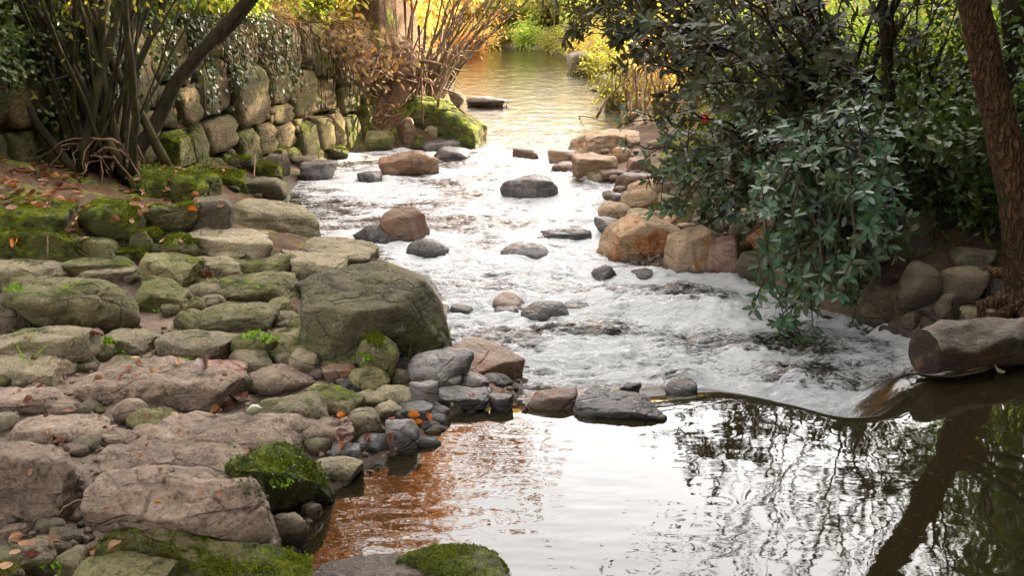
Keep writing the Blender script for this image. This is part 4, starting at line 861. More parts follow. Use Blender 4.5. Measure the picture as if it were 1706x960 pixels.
# ------------------------------------------------------------------ ivy and bracken on the wall
def wall_cover(name, label, cat, s_rng, n, mat, size, tpl, seed, hang=(.05, .9), strands=30, front=.06):
    rg = np.random.RandomState(seed); pos = []; tb = Tubes()
    for k in range(strands):
        s0 = rg.uniform(*s_rng); m_, tt_, ang = wall_pt(s0); nx_, ny_ = math.sin(ang), -math.cos(ang); zt = np.interp(tt_, range(len(WTOP)), WTOP); ln = rg.uniform(*hang)
        p = curve((m_[0] - nx_ * .25, m_[1] - ny_ * .25, zt + .1), (m_[0] + nx_ * front + rg.normal(0, .1), m_[1] + ny_ * front + rg.normal(0, .1), zt - ln), 9, (nx_ * .12, ny_ * .12, .1), .02, rg); tb.add(p, np.full(9, .005), 4)
        w_ = rg.rand(n // strands)[:, None] * 7.99; i = w_.astype(int)[:, 0]; pos.append(p[i] + (p[i + 1] - p[i]) * (w_ - i[:, None]) + rg.normal(0, .045, (len(i), 3)))
    pos = np.concatenate(pos); ax = unit(rg.normal(0, .5, pos.shape) + np.array([.5, -.2, -.8])); up = unit(rg.normal(0, .4, pos.shape) + np.array([.7, -.5, .6]))
    e = tag(bpy.data.objects.new(name, None), label, cat); COL.objects.link(e)
    link('stems', tb.mesh('stems', M['bark_dark']), e); link('foliage', leaf_mesh('foliage', pos, ax, up, size * rg.uniform(.6, 1.3, len(pos)), tpl, mat), e)
wall_cover('ivy', 'glossy green ivy trailing down the wall behind the leaning trunk', 'ivy', (2.6, 8.2), 4200, M['ivy'], .05, L_ROUND, 1, (.05, .95), 75)
wall_cover('dry_bracken', 'dead brown bracken hanging over the far half of the wall', 'bracken', (6.2, 10.4), 1700, M['dry'], .08, L_BLADE, 2, (.0, .45), 70, .08)
wall_cover('moss_curtain', 'green moss hanging at the far end of the wall', 'moss', (8.8, 10.4), 1500, M['mossblade'], .05, L_BLADE, 3, (.2, 1.1), 40, .08)
def tuft_clump(name, label, cat, loc, rad, n, mat, size, seed, tpl=L_BLADE, upz=1.2, squash=.5):
    rg = np.random.RandomState(seed); p = rg.normal(0, 1, (n, 3)) * np.array([rad, rad, rad * squash * .3]); p[:, 2] = np.abs(p[:, 2])
    if isinstance(loc, tuple): base = np.array(loc)
    ax = unit(rg.normal(0, .8, (n, 3)) + np.array([0, 0, upz])); up = unit(rg.normal(0, 1, (n, 3)))
    return tag(link(name, leaf_mesh(name, p, ax, up, size * rg.uniform(.5, 1.3, n), tpl, mat), None, loc), label, cat)
# plants along the top of the wall
def on_wall(s_, back): m_, tt_, ang = wall_pt(s_); return (m_[0] - math.sin(ang) * back, m_[1] + math.cos(ang) * back)
for (s_, bk, dm, mt, lab, sd, nl, sz) in ((7.6, .9, (.75, .75, .55), 'fern', 'bright yellow-green fern heap on top of the wall', 1, 2600, .10), (8.7, .8, (.7, .7, .55), 'fern', 'bright fern heap farther along the wall top', 2, 2200, .10), (9.7, 1.0, (.7, .7, .7), 'lime', 'sunlit leafy plant at the far end of the wall top', 3, 1800, .10),
        (9.9, .35, (.6, .6, .4), 'dry', 'heap of dry tan stems over the wall end', 4, 1800, .16), (10.35, -.15, (.4, .4, .5), 'dry', 'dry brown bracken growing on the rooty bank', 14, 700, .11), (10.35, .5, (.6, .6, .9), 'olive', 'olive brambles on top of the rooty bank', 15, 1800, .09), (8.3, .5, (.6, .6, .32), 'dry', 'dead bracken mound in the middle of the wall top', 5, 1900, .13), (6.2, .7, (.8, .8, .6), 'greenleaf', 'green bramble above the wall behind the leaning trunk', 6, 2600, .08), (5.0, .8, (.9, .9, .8), 'ivy', 'dark ivy mound above the wall left of the leaning trunk', 7, 3000, .07), (3.6, .9, (.9, .9, .9), 'greenleaf', 'dark green bramble at the near end of the wall top', 8, 2600, .08)):
    x_, y_ = on_wall(s_, bk); make_bush({'fern': 'fern', 'dry': 'dry_bracken'}.get(mt, 'bramble'), lab, at(x_, y_, -.02), dm, M[mt], M['bark_tan'], sd + 300, nl, sz, cat={'fern': 'fern', 'dry': 'bracken'}.get(mt, 'bramble'), tpl=L_BLADE if mt == 'dry' else L_DIA)
# ------------------------------------------------------------------ many-stemmed shrub and leaning trunk, left bank
rg = np.random.RandomState(12)
b0 = PF(165, 292); base = np.array([b0.x, b0.y + .1, gz(b0.x, b0.y) - .1])
shrub = tag(bpy.data.objects.new('coppiced_shrub', None), 'dark many-stemmed shrub fanning up from the left bank', 'shrub'); COL.objects.link(shrub); shrub.location = base
tgt = [(-120, 0), (-60, 10), (-20, 0), (5, 0), (25, 0), (40, 0), (62, 0), (75, 0), (95, 0), (108, 0), (120, 0), (140, 0), (150, 0), (165, 0), (180, 0), (190, 0), (205, 0), (222, 0), (240, 0), (258, 0), (270, 0), (290, 0), (305, 5), (330, 20), (20, 40), (55, 20), (130, 10), (172, 5), (215, 10), (282, 20), (90, 30), (-90, 0), (-40, 0), (-5, 0), (15, 0), (33, 0), (50, 0), (68, 0), (84, 0), (100, 0), (114, 0), (133, 0), (146, 0), (158, 0), (174, 0), (186, 0), (198, 0), (30, 60), (70, 60), (110, 60), (150, 40)]
tipsS = []
for k, (u, v) in enumerate(tgt):
    q = PY(u, v, base[1] + rg.uniform(-.5, .9)); q = np.array(q) - base; d_ = q * rg.uniform(1.25, 1.7)
    st = np.array([rg.normal(0, .17) + .0004 * (u - 150), rg.normal(0, .14), rg.uniform(0, .12)]); big = k % 3 == 0
    p = curve(st, d_, 12, (rg.normal(0, .07), 0, rg.uniform(0, .2)), .012, rg); tb = Tubes(); r0 = rg.uniform(.034, .055) if big else rg.uniform(.010, .028)
    tb.add(p, np.linspace(r0, r0 * .55, 12), 8 if big else 6, .06, rg)
    for j in range(2):
        i = rg.randint(5, 11); e_ = p[i] + rg.normal(0, .25, 3) + np.array([0, 0, .35]); tb.add(curve(p[i], e_, 5, jit=.01, rg=rg), np.linspace(r0 * .4, .003, 5), 4); tipsS.append(e_)
    tipsS += [p[-1], p[-3]]
    link('stem', tb.mesh('stem', M['bark_green'] if k % 4 else M['bark_dark']), shrub)
for k in range(26):                                         # roots and tangled debris at the foot
    a = rg.uniform(-2.6, .6); r_ = rg.uniform(.25, .75); e_ = np.array([math.cos(a) * r_, math.sin(a) * r_ * .6, 0]); e_[2] = gz(base[0] + e_[0], base[1] + e_[1]) - base[2] + .03
    tb = Tubes(); tb.add(curve((rg.normal(0, .1), rg.normal(0, .1), rg.uniform(.15, .45)), e_, 8, (0, 0, rg.uniform(.02, .2)), .03, rg), np.linspace(.014, .005, 8), 5); link('root', tb.mesh('root', M['root']), shrub)
pos, ax, up, sz = cloud(rg, np.array(tipsS), np.full(len(tipsS), .28), 1700, .07); link('foliage', leaf_mesh('foliage', pos, ax, up, sz, L_DIA, M['olive']), shrub)
b1 = PF(190, 262); bb = np.array([b1.x, b1.y, gz(b1.x, b1.y) - .15]); lt = tag(bpy.data.objects.new('leaning_tree', None), 'dark mossy trunk leaning right over the wall on the left', 'tree'); COL.objects.link(lt); lt.location = bb
tb = Tubes(); mid = np.array(PY(290, 140, bb[1] + .35)) - bb; top = np.array(PY(412, 0, bb[1] + .7)) - bb; ext = top + (top - mid) * 1.9
p = np.concatenate([curve((0, 0, 0), mid, 6, (.04, 0, -.06)), curve(mid, top, 6)[1:], curve(top, ext, 7, (0, 0, .2))[1:]]); tb.add(p, np.interp(np.arange(len(p)), [0, 2, 10, len(p) - 1], [.11, .075, .062, .035]), 12, .08, rg)
s2 = top * .78; tb.add(np.array([p[7], p[8] + [.03, 0, -.05], p[9] + [.06, 0, -.05], p[10] + [.10, 0, .02], p[11] + [.2, .1, .1]]), [.035, .03, .028, .024, .018], 8); tipsL = []
for k in range(9): branch_tree(rg, tb, p[rg.randint(11, len(p))], (rg.normal(), rg.normal(), .6), 1.0, .03, 1, .8, .05, 3, tipsL)
link('trunk', tb.mesh('trunk', M['bark_dark']), lt)
for k in range(14):
    a = rg.uniform(-2.8, .4); e_ = np.array([math.cos(a) * .45, math.sin(a) * .3, -.05]); tb = Tubes(); tb.add(curve((0, 0, .14), e_, 7, (0, 0, .06), .03, rg), np.linspace(.02, .006, 7), 5); link('root', tb.mesh('root', M['root']), lt)
pos, ax, up, sz = cloud(rg, np.array(tipsL), np.full(len(tipsL), .4), 1500, .09); link('crown', leaf_mesh('crown', pos, ax, up, sz, L_DIA, M['rust']), lt)
# foliage behind the shrub on the left
for k, (x_, y_, dm, mt, lab) in enumerate(((-5.0, 11.6, (1.0, .8, 1.7), 'greenleaf', 'dark leafy bush behind the many-stemmed shrub'), (-6.3, 12.0, (1.1, .9, 2.0), 'olive', 'olive bush at the left edge behind the shrub'), (-4.9, 10.2, (.7, .6, 1.0), 'ivy', 'low ivy bush in the shade left of the shrub'), (-5.0, 11.0, (.5, .4, 1.3), 'ivy', 'dark ivy bush on the bank behind the shrub stems'), (-4.5, 13.6, (1.0, .9, 1.9), 'olive', 'yellowing bush above the wall left of the leaning trunk'), (-5.6, 14.6, (1.3, 1.0, 2.4), 'rust', 'brown-leaved bush high behind the wall'), (-3.9, 15.6, (1.0, .9, 1.5), 'greenleaf', 'green bush standing behind the wall top'), (-4.9, 9.0, (.6, .5, .55), 'greenleaf', 'small leafy plant in the litter at the left edge'))):
    make_bush('bush', lab, at(x_, y_, -.05), dm, M[mt], M['bark_dark'], 400 + k, 3600, .085)
# ------------------------------------------------------------------ rooty bank with brush, left of the far reach
rg = np.random.RandomState(30)
def stems_thing(name, label, cat, bpx, tgts, Y0, mat, r=(.012, .03), seed=1, over=1.4, leaf=None, nleaf=0, size=.07, dy=.6, sag=.05, spread=.15):
    rg = np.random.RandomState(seed); b_ = PY(bpx[0], bpx[1], Y0); ba = np.array([b_.x, b_.y, b_.z]); e = tag(bpy.data.objects.new(name, None), label, cat); COL.objects.link(e); e.location = ba; tips = []
    for k, (u, v) in enumerate(tgts):
        q = (np.array(PY(u, v, Y0 + rg.uniform(-dy, dy))) - ba) * over; st = np.array([rg.normal(0, spread), rg.normal(0, spread), rg.uniform(-.25, .1)]); p = curve(st, q, 10, (0, 0, rg.uniform(0, sag)), .02, rg)
        r0 = rg.uniform(*r); tb = Tubes(); tb.add(p, np.linspace(r0, r0 * .3, 10), 6)
        for j in range(3): 
            i = rg.randint(4, 9); e_ = p[i] + (q - st) * .22 + rg.normal(0, .16, 3); tb.add(curve(p[i], e_, 5, jit=.01, rg=rg), np.linspace(r0 * .4, .004, 5), 4); tips.append(e_)
        tips.append(p[-1]); link('stem', tb.mesh('stem', mat), e)
    if leaf: 
        pos, ax, up, sz = cloud(rg, np.array(tips), np.full(len(tips), .3), nleaf, size); link('foliage', leaf_mesh('foliage', pos, ax, up, sz, L_DIA, leaf), e)
    return e
stems_thing('willow_brush', 'bare tan willow stems arching over the water from the left', 'brush', (705, 165), [(u, v) for u, v in ((720, 0), (745, 0), (765, 5), (785, 0), (800, 10), (812, 0), (826, 14), (835, 0), (770, 40), (790, 45), (820, 40), (845, 30), (730, 20), (755, 20), (700, 0), (778, 20), (800, 30), (815, 60), (760, 60), (740, 50), (785, 75), (690, 20))], 18.0, M['bark_grey'], (.016, .05), 5, 1.3, M['rust'], 500, .06)
stems_thing('arching_twig', 'thin bare branch drooping over the bright far water', 'branch', (725, 150), [(775, 72), (822, 76), (800, 85)], 17.0, M['bark_tan'], (.018, .026), 6, 1.0, sag=.5, dy=.2, spread=.03)
stems_thing('dry_brush', 'pale tan dead twigs sticking out of the rooty bank', 'brush', (600, 100), [(560, 60), (580, 100), (545, 110), (612, 66), (640, 70), (590, 130), (630, 110), (655, 90), (570, 85), (600, 60)], 16.3, M['bark_tan'], (.008, .016), 7, 1.0, M['dry'], 500, .12)
stems_thing('root_tangle', 'tangle of brown roots spilling down the earth bank', 'roots', (680, 95), [(640, 150), (655, 190), (700, 190), (720, 160), (735, 180), (690, 150), (670, 215), (760, 130), (715, 210), (745, 150), (650, 130), (690, 220), (628, 170), (765, 160)], 17.4, M['root'], (.018, .045), 8, 1.0, sag=.25, dy=.4)
stems_thing('trailing_twig', 'thin twig dipping into the water beside the little headland', 'twig', (735, 150), [(806, 210)], 17.2, M['bark_tan'], (.012, .014), 9, 1.0, dy=.05, spread=.01)
def stump(name, label, u, v, Y0, r, h, seed, mat):
    rg = np.random.RandomState(seed); b_ = PY(u, v, Y0); e = tag(bpy.data.objects.new(name, None), label, 'stump'); COL.objects.link(e); e.location = (b_.x, b_.y, b_.z - .1); tb = Tubes(); p = curve((0, 0, -.3), (.04, .05, h), 9, jit=.02, rg=rg); tb.add(p, np.interp(np.linspace(0, 1, 9), [0, .25, .8, 1], [r * 1.7, r * 1.1, r, r * .75]), 16, .16, rg); link('trunk', tb.mesh('trunk', mat), e)
    for k in range(7): 
        a = rg.uniform(0, 6.28); tb = Tubes(); tb.add(curve((0, 0, h * .3), (math.cos(a) * r * 3, math.sin(a) * r * 3, -.25), 7, (math.cos(a) * r * .4, math.sin(a) * r * .4, .1), .02, rg), np.linspace(r * .4, r * .12, 7), 7, .1, rg); link('root', tb.mesh('root', mat), e)
stump('rooty_stump', 'old rooty stump on the earth bank beyond the wall end', 668, 190, 17.6, .17, 1.15, 3, M['root'])
make_tree('slender_tree', 'slender brown trunk rising above the rooty stump', at(-1.75, 20.2), 7.5, M['rust'], M['bark_grey'], 77, 2600, .12, .13, first=.5)
# ------------------------------------------------------------------ right bank: broad-leaved shrub hanging over the water
def rhodo(name, label, base, tips_fn, mats, seed, n_branch, singles, leaf=(.085, .12), cat='shrub', per=(6, 9), bark='bark_dark', r0=.028):
    rg = np.random.RandomState(seed); base = np.array(base, float); e = tag(bpy.data.objects.new(name, None), label, cat); COL.objects.link(e); e.location = base
    P_, A_, U_, S_ = [], [], [], []
    for k in range(n_branch):
        tip, sag = tips_fn(rg, k); tip = np.array(tip) - base; st = np.array([rg.normal(0, .12), rg.normal(0, .12), rg.uniform(0, .3)])
        p = curve(st, tip, 12, sag, .025, rg); tb = Tubes(); tb.add(p, np.linspace(r0 * rg.uniform(.5, 1), .006, 12), 6); ends = [(p[-1], p[-1] - p[-2])]
        for j in range(rg.randint(7, 11)):
            i = rg.randint(4, 12); dd = unit(unit(p[min(i, 11)] - p[max(i - 1, 0)]) + rg.normal(0, .8, 3) + np.array([0, 0, .1])); q = p[i] + dd * rg.uniform(.12, .36)
            tb.add(curve(p[i], q, 4, (0, 0, .02)), np.linspace(.006, .003, 4), 4); ends.append((q, dd)); 
            if rg.rand() < .5: ends.append(((p[i] + q) / 2, dd))
        link('branch', tb.mesh('branch', M[bark]), e)
        for (q, dd) in ends:
            n = rg.randint(*per); dd = unit(np.array(dd) + np.array([0, 0, .25])); s1 = unit(np.cross(dd, [.3, .2, 1.])); s2 = np.cross(dd, s1); a0 = rg.uniform(0, 6.28)
            for m in range(n):
                a = a0 + m * 2.4; out = math.cos(a) * s1 + math.sin(a) * s2; ax = unit(out * rg.uniform(.8, 1.1) + dd * rg.uniform(.15, .8) + np.array([0, 0, -.28]))
                P_.append(q - dd * rg.uniform(0, .07)); A_.append(ax); U_.append(unit(dd + np.array([0, 0, .5]) + rg.normal(0, .25, 3))); S_.append(rg.uniform(*leaf))
    P_, A_, U_, S_ = map(np.array, (P_, A_, U_, S_)); g = P_ + base; u, v, dp = project(g); vis = (u > 0) & (u < TW) & (v > 0) & (v < TH)
    order = np.argsort(np.where(vis, dp, 1e6) - 2.0 * S_); one = order[:singles]; rest = order[singles:]
    if singles:
        protos = [np_mesh('leaf', *leaf_geo(np.zeros((1, 3)), np.array([[1., 0, 0]]), np.array([[0, 0, 1.]]), np.array([1.]), L_OVAL), mats[i % len(mats)], smooth=False) for i in range(4)]
        for c_, i in enumerate(one):
            ax = A_[i]; side = unit(np.cross(U_[i], ax)); nn = np.cross(ax, side); o = link('leaf', protos[c_ % 4], e)
            o.matrix_local = Matrix(((ax[0] * S_[i], side[0] * S_[i], nn[0] * S_[i], P_[i][0]), (ax[1] * S_[i], side[1] * S_[i], nn[1] * S_[i], P_[i][1]), (ax[2] * S_[i], side[2] * S_[i], nn[2] * S_[i], P_[i][2]), (0, 0, 0, 1)))
    if len(rest): tag(link('foliage', leaf_mesh('foliage', P_[rest], A_[rest], U_[rest], S_[rest], L_OVAL, mats[0]), e), kind='stuff')
    return e
def low_tips(rg, k):
    u = rg.uniform(1250, 1510); lo = np.interp(u, [1235, 1290, 1400, 1450, 1510], [440, 500, 545, 450, 380]); v = rg.uniform(250, lo)
    Y = rg.uniform(6.7, 8.0) if v > 330 else rg.uniform(7.0, 9.0); p = PY(u, v, Y); p.z = max(p.z, float(floor_z(p.x, p.y)) + .10); return p, (0, 0, rg.uniform(.25, .6))
bs = at(2.55, 9.2)
rhodo('broadleaf_shrub', 'dark green broad-leaved shrub drooping over the right side of the rapids', bs, low_tips, [M['rhodo']], 51, 52, 290, (.055, .105), per=(5, 8))
def high_tips(rg, k):
    u = rg.uniform(1090, 1600); v = rg.uniform(np.interp(u, [1090, 1300, 1600], [-130, -130, -90]), 300); 
    if u > 1440 and v > 40: u -= 190
    p = PY(u, v, rg.uniform(8.2, 10.4)); return p, (0, 0, rg.uniform(.05, .5))
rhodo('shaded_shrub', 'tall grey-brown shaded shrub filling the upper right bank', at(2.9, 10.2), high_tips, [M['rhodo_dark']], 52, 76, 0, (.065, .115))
def far_tips(rg, k):
    u = rg.uniform(930, 1220); v = rg.uniform(-160, np.interp(u, [930, 1000, 1100, 1220], [30, 110, 170, 230])); p = PY(u, v, rg.uniform(11.5, 14.5)); return p, (0, 0, rg.uniform(.0, .5))
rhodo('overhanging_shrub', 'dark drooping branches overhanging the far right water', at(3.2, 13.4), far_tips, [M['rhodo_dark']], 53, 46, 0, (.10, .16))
def bar_tips(rg, k): u = rg.uniform(1075, 1240); v = rg.uniform(190, 360); p = PY(u, v, rg.uniform(9.2, 10.5)); return p, (0, 0, rg.uniform(.1, .3))
rhodo('trailing_branch', 'sparse leafy branches trailing over the stone bar', at(2.6, 10.0), bar_tips, [M['rhodo']], 54, 14, 0, (.08, .11))
# ------------------------------------------------------------------ trunks on the right
def right_trunk(name, label, pts_px, Y0, radii, mat, seed, roots=9, cat='tree', crown=None):
    rg = np.random.RandomState(seed); pts = [np.array(PY(u, v, Y0 + dy)) for (u, v, dy) in pts_px]; base = np.array([pts[0][0], pts[0][1], gz(pts[0][0], pts[0][1]) - .1]); pts = [base + [0, 0, 0]] + pts[1:]
    e = tag(bpy.data.objects.new(name, None), label, cat); COL.objects.link(e); e.location = base; tb = Tubes(); pp = np.array(pts) - base; tk = np.linspace(0, len(pp) - 1, 140); p = np.stack([np.interp(tk, range(len(pp)), pp[:, i]) for i in range(3)], 1)
    for _ in range(40): p[1:-1] = (p[:-2] + 2 * p[1:-1] + p[2:]) / 4
    tb.add(p, np.interp(tk, range(len(pp)), radii), 48, relief=lambda z_, th_: 1 + .09 * fbm(np.stack([np.cos(th_) * 1.2, np.sin(th_) * 1.2, z_ * 1.3], 1), 3, seed) - .10 * np.abs(fbm(np.stack([np.cos(th_) * 4.5, np.sin(th_) * 4.5, z_ * 3.0], 1), 3, seed + 1))); tips = []
    for k in range(8): branch_tree(rg, tb, p[rg.randint(105, 140)], (rg.normal(), rg.normal(), .7), 1.5, radii[-1] * .4, 2, .8, .05, 3, tips)
    link('trunk', tb.mesh('trunk', mat), e)
    for k in range(roots):
        a = rg.uniform(2.4, 5.4); L_ = rg.uniform(.4, .9); e_ = np.array([math.cos(a) * L_, math.sin(a) * L_, 0]); e_[2] = gz(base[0] + e_[0], base[1] + e_[1]) - base[2] - .03; tb = Tubes(); tb.add(curve((0, 0, .35), e_, 8, (math.cos(a) * .1, math.sin(a) * .1, .12), .03, rg), np.linspace(radii[0] * .35, .015, 8), 8, .1, rg); link('root', tb.mesh('root', mat), e)
    if crown: 
        pos, ax, up, sz = cloud(rg, np.array(tips), np.full(len(tips), .55), 2200, .10); link('crown', leaf_mesh('crown', pos, ax, up, sz, L_DIA, crown), e)
right_trunk('rusty_tree', 'thick rust-brown trunk leaning left at the right edge', [(1735, 490, 0), (1696, 330, 0), (1662, 185, .05), (1640, 90, .08), (1621, 0, .1), (1565, -260, .3), (1500, -620, .6)], 7.5, [.17, .115, .106, .100, .095, .085, .06], M['bark_plate'], 61, crown=M['greenleaf'])
right_trunk('dark_tree', 'darker trunk behind the rust-brown one at the right edge', [(1722, 330, 0), (1705, 160, 0), (1690, 0, 0), (1670, -300, .3)], 10.0, [.15, .12, .11, .08], M['bark_dark'], 62, 4, crown=M['greenleaf'])
right_trunk('shrub_stem', 'dark curved stem inside the shaded shrub', [(1512, 300, 0), (1494, 240, 0), (1482, 180, 0), (1478, 90, .1), (1465, -60, .2)], 9.3, [.06, .055, .05, .045, .035], M['bark_dark'], 63, 0, cat='stem')
# sunlit greenery behind the shrub
k = 0
for (x_, y_, dm, mt, lab) in ((4.0, 11.2, (.9, .8, 1.7), 'lime', 'lime-green sunlit bush between shrub and leaning trunk'), (5.0, 12.2, (1.0, .9, 2.2), 'greenleaf', 'mid green bush behind the leaning trunk'), (3.3, 12.6, (.9, .8, 1.8), 'lime', 'sunlit lime bush glimpsed through the shaded shrub'), (4.4, 9.9, (.8, .7, 1.7), 'greenleaf', 'deep green bush between the shrub stem and the leaning trunk'), (3.7, 10.3, (.8, .7, 1.8), 'ivy', 'dark ivy bush right behind the shrub stem'), (5.6, 10.6, (.9, .8, 1.9), 'greenleaf', 'green bush at the right edge behind the trunks'), (4.6, 9.6, (.7, .6, .9), 'ivy', 'dark ivy bush on the bank above the hollow'), (4.3, 14.2, (1.3, 1.1, 2.6), 'gold', 'golden bush at the back of the right bank'), (2.9, 15.6, (1.0, .9, 1.5), 'olive', 'olive bush above the dry stems on the right bank'), (3.2, 11.4, (.9, .8, 1.9), 'lime', 'tall lime bush right behind the shaded shrub'), (2.5, 12.4, (.7, .7, 1.5), 'lime', 'lime bush behind the left part of the shaded shrub'), (5.9, 13.2, (1.2, 1, 2.7), 'lime', 'tall light green bush at the far right'), (3.6, 8.9, (.55, .45, .5), 'greenleaf', 'low green plant above the dark hollow'), (4.1, 8.3, (.5, .4, .35), 'ivy', 'ivy tuft at the foot of the leaning trunk'), (3.0, 8.7, (.7, .6, 1.1), 'ivy', 'dark ivy thicket right behind the broad-leaved shrub'), (3.9, 9.3, (.9, .6, 1.2), 'greenleaf', 'dark green thicket over the hollow'),
        (2.35, 17.6, (.6, .6, .9), 'dry', 'tan dry stems standing on the far right bank'), (2.75, 19.6, (.8, .8, 1.4), 'gold', 'yellow bush on the far right bank'), (2.2, 12.8, (.45, .45, .45), 'olive', 'small olive plant on the stone bar'), (2.35, 21.8, (.9, .9, 1.5), 'olive', 'olive bush beyond the far right rocks')):
    make_bush('bush', lab, at(x_, y_, -.05), dm, M[mt], M['bark_tan' if mt == 'dry' else 'bark_dark'], 500 + k, 3400 if mt != 'dry' else 1500, .085 if mt != 'dry' else .16, tpl=L_BLADE if mt == 'dry' else L_DIA); k += 1
stems_thing('reed_stand', 'upright orange-tan dry stalks on the far right shore', 'stalks', (1062, 180), [(1050, 95), (1056, 85), (1064, 80), (1072, 90), (1080, 85), (1046, 110), (1088, 100), (1068, 100), (1058, 110), (1076, 110)], 16.6, M['bark_tan'], (.012, .022), 10, 1.0, spread=.2)
# ------------------------------------------------------------------ far bank and woods
rg = np.random.RandomState(70)
fb = [('olive', 'yellow-green bush on the far bank'), ('olive', 'yellow-green bush on the far bank'), ('fern', 'bright green bush on the far bank'), ('gold', 'golden bush on the far bank')]
pro = {}
far_b = [(-1.0, 35.6, 'gold', 'golden bush above the left end of the far bank'), (.8, 37.6, 'gold', 'tall golden bush in the middle of the far wood edge'), (2.4, 38.2, 'olive', 'olive bush at the far wood edge, right'), (-.2, 39.5, 'gold', 'golden bush deep in the far wood edge'), (4.2, 36.4, 'gold', 'golden bush at the right of the far wood edge'), (2.6, 30.0, 'olive', 'low olive bush on the inner right bend'), (-1.6, 33.6, 'gold', 'golden bush at the left end of the far bank'), (-.4, 34.6, 'olive', 'yellow-green bush left of the thin far trunk'), (.5, 34.2, 'fern', 'bright green round bush at the middle of the far water edge'), (1.4, 33.6, 'olive', 'yellow-green bush right of the thin far trunk'), (2.3, 32.0, 'fern', 'bright green bush near the right end of the far bank'), (3.1, 30.4, 'olive', 'olive bush at the right bend of the far bank'), (3.3, 28.0, 'gold', 'golden bush at the right side of the bend'), (3.2, 25.6, 'olive', 'olive bush before the bend on the right'),
         (.0, 36.4, 'gold', 'golden bush higher on the far bank, left'), (1.6, 36.2, 'olive', 'olive bush higher on the far bank, middle'), (3.2, 34.0, 'rust', 'rusty bush higher on the far bank, right'), (4.6, 31.2, 'gold', 'golden bush behind the right bend'), (-2.8, 30.6, 'olive', 'olive bush behind the willow stems'), (-2.6, 26.6, 'gold', 'golden bush beyond the rooty bank'), (-2.4, 23.8, 'rust', 'rusty bush right behind the rooty bank')]
for i, (x_, y_, mt, lab) in enumerate(far_b):
    sc_ = rg.uniform(.85, 1.2)
    if mt not in pro: pro[mt] = make_bush('far_bush', lab, at(x_, y_, -.1), (1.0, .9, 1.25), M[mt], M['bark_dark'], 600 + i, 3200, .12, clump=.42)
    else: copy_tree(pro[mt], at(x_, y_, -.1), rg.uniform(0, 6), sc_, lab)
# trees: golden wood at the bend, autumn trees on the left bank, off-frame shade trees added on the banks
for i, (x_, y_, mt, lab) in enumerate(((-1.4, 31.6, 'rust', 'rusty bush at the left end of the far shore'), (-.9, 33.1, 'gold', 'golden bush overhanging the far shore, left'), (-.2, 34.0, 'olive', 'olive bush overhanging the far shore'), (.5, 33.3, 'fern', 'bright green bush at the far water line'), (1.25, 32.5, 'olive', 'olive bush at the far water line'), (1.75, 31.0, 'olive', 'olive bush at the far water line, right'), (1.9, 29.4, 'gold', 'golden bush at the right bend water line'), (2.1, 27.4, 'olive', 'olive bush on the right shore before the bend'))): copy_tree(pro[mt], at(x_ + .05, y_ - .45, -.2), rg.uniform(0, 6), .62, lab)
gold = make_tree('golden_tree', 'tall golden tree left of centre beyond the bend', at(-2.2, 39.0), 6.6, M['gold'], M['bark_grey'], 81, 8000, .17, .2, clump=.95, first=.12, group='golden trees beyond the bend')
spots = [(-6.5, 37, 1.2, 'golden tree at the far left beyond the bend'), (.6, 43, .95, 'golden tree at the centre beyond the bend'), (3.4, 40.5, .9, 'golden tree right of centre beyond the bend'), (6.4, 37, 1.05, 'golden tree behind the right end of the far bank'), (-4.4, 44, 1.15, 'golden tree deep in the far wood, left'), (9.8, 35, 1.1, 'golden tree on the slope right of the bend'), (2.0, 47, 1.0, 'golden tree deep in the far wood, right'), (-9.5, 42, 1.3, 'golden tree on the slope left of the bend')]
for (x_, y_, s_, lab) in spots: copy_tree(gold, at(x_, y_, -.1), rg.uniform(0, 6), s_, lab)
rust = make_tree('autumn_tree', 'rust-leaved tree above the wall', at(-3.6, 18.6), 8.5, M['rust'], M['bark_grey'], 82, 15000, .15, .17, lean=(.10, -.05), clump=.95)
for (x_, y_, s_, lab) in ((-4.6, 16.2, .9, 'rust-leaved tree just behind the ivy on the wall'), (-3.4, 21.4, 1.0, 'rust-leaved tree beyond the wall end'), (-5.6, 15.2, 1.0, 'rust-leaved tree behind the left wall bushes'), (-6.4, 20.5, 1.2, 'rust-leaved tree far back on the left bank'), (-4.2, 24.5, 1.15, 'rust-leaved tree on the left bank near the bend')): copy_tree(rust, at(x_, y_, -.1), rg.uniform(-.5, .5), s_, lab)
grn = make_tree('bank_shade_tree', 'added tall green shade tree at the top of the right bank', at(8.2, 12.4), 9.5, M['greenleaf'], M['bark_dark'], 83, 9000, .17, .22, clump=1.15)  # off-frame trees added to keep the low sun off the near stream
for (x_, y_, s_, lab) in ((10.5, 15.5, 1.1, 'added tall green shade tree farther up the right bank'), (6.6, 9.0, .85, 'added green shade tree beside the right edge trunks'), (12.5, 19.5, 1.15, 'added tall green shade tree on the right slope towards the bend'), (8.0, 17.5, .8, 'added green shade tree on the right slope behind the golden bush'), (9.5, 7.0, 1.0, 'added green shade tree high on the right bank near the pool'), (13.0, 24.5, 1.1, 'added green shade tree on the right slope above the bend'), (14.5, 13.0, 1.2, 'added green shade tree at the crest of the right slope'), (-8.8, 11.0, 1.05, 'added green shade tree at the top of the left slope'), (-9.5, 16.5, 1.1, 'added green shade tree behind the left slope bushes'), (-8.2, 6.5, .9, 'added green shade tree on the left bank near the slabs')): copy_tree(grn, at(x_, y_, -.1), rg.uniform(0, 6), s_, lab)
big = make_tree('shade_canopy_tree', 'added tall broad shade tree behind the viewpoint on the right bank', at(5.5, -2.5), 13.0, M['greenleaf'], M['bark_dark'], 84, 17000, .42, .32, clump=2.3, cat='tree', first=.45)  # crowns added out of view, dense enough to cut the skylight
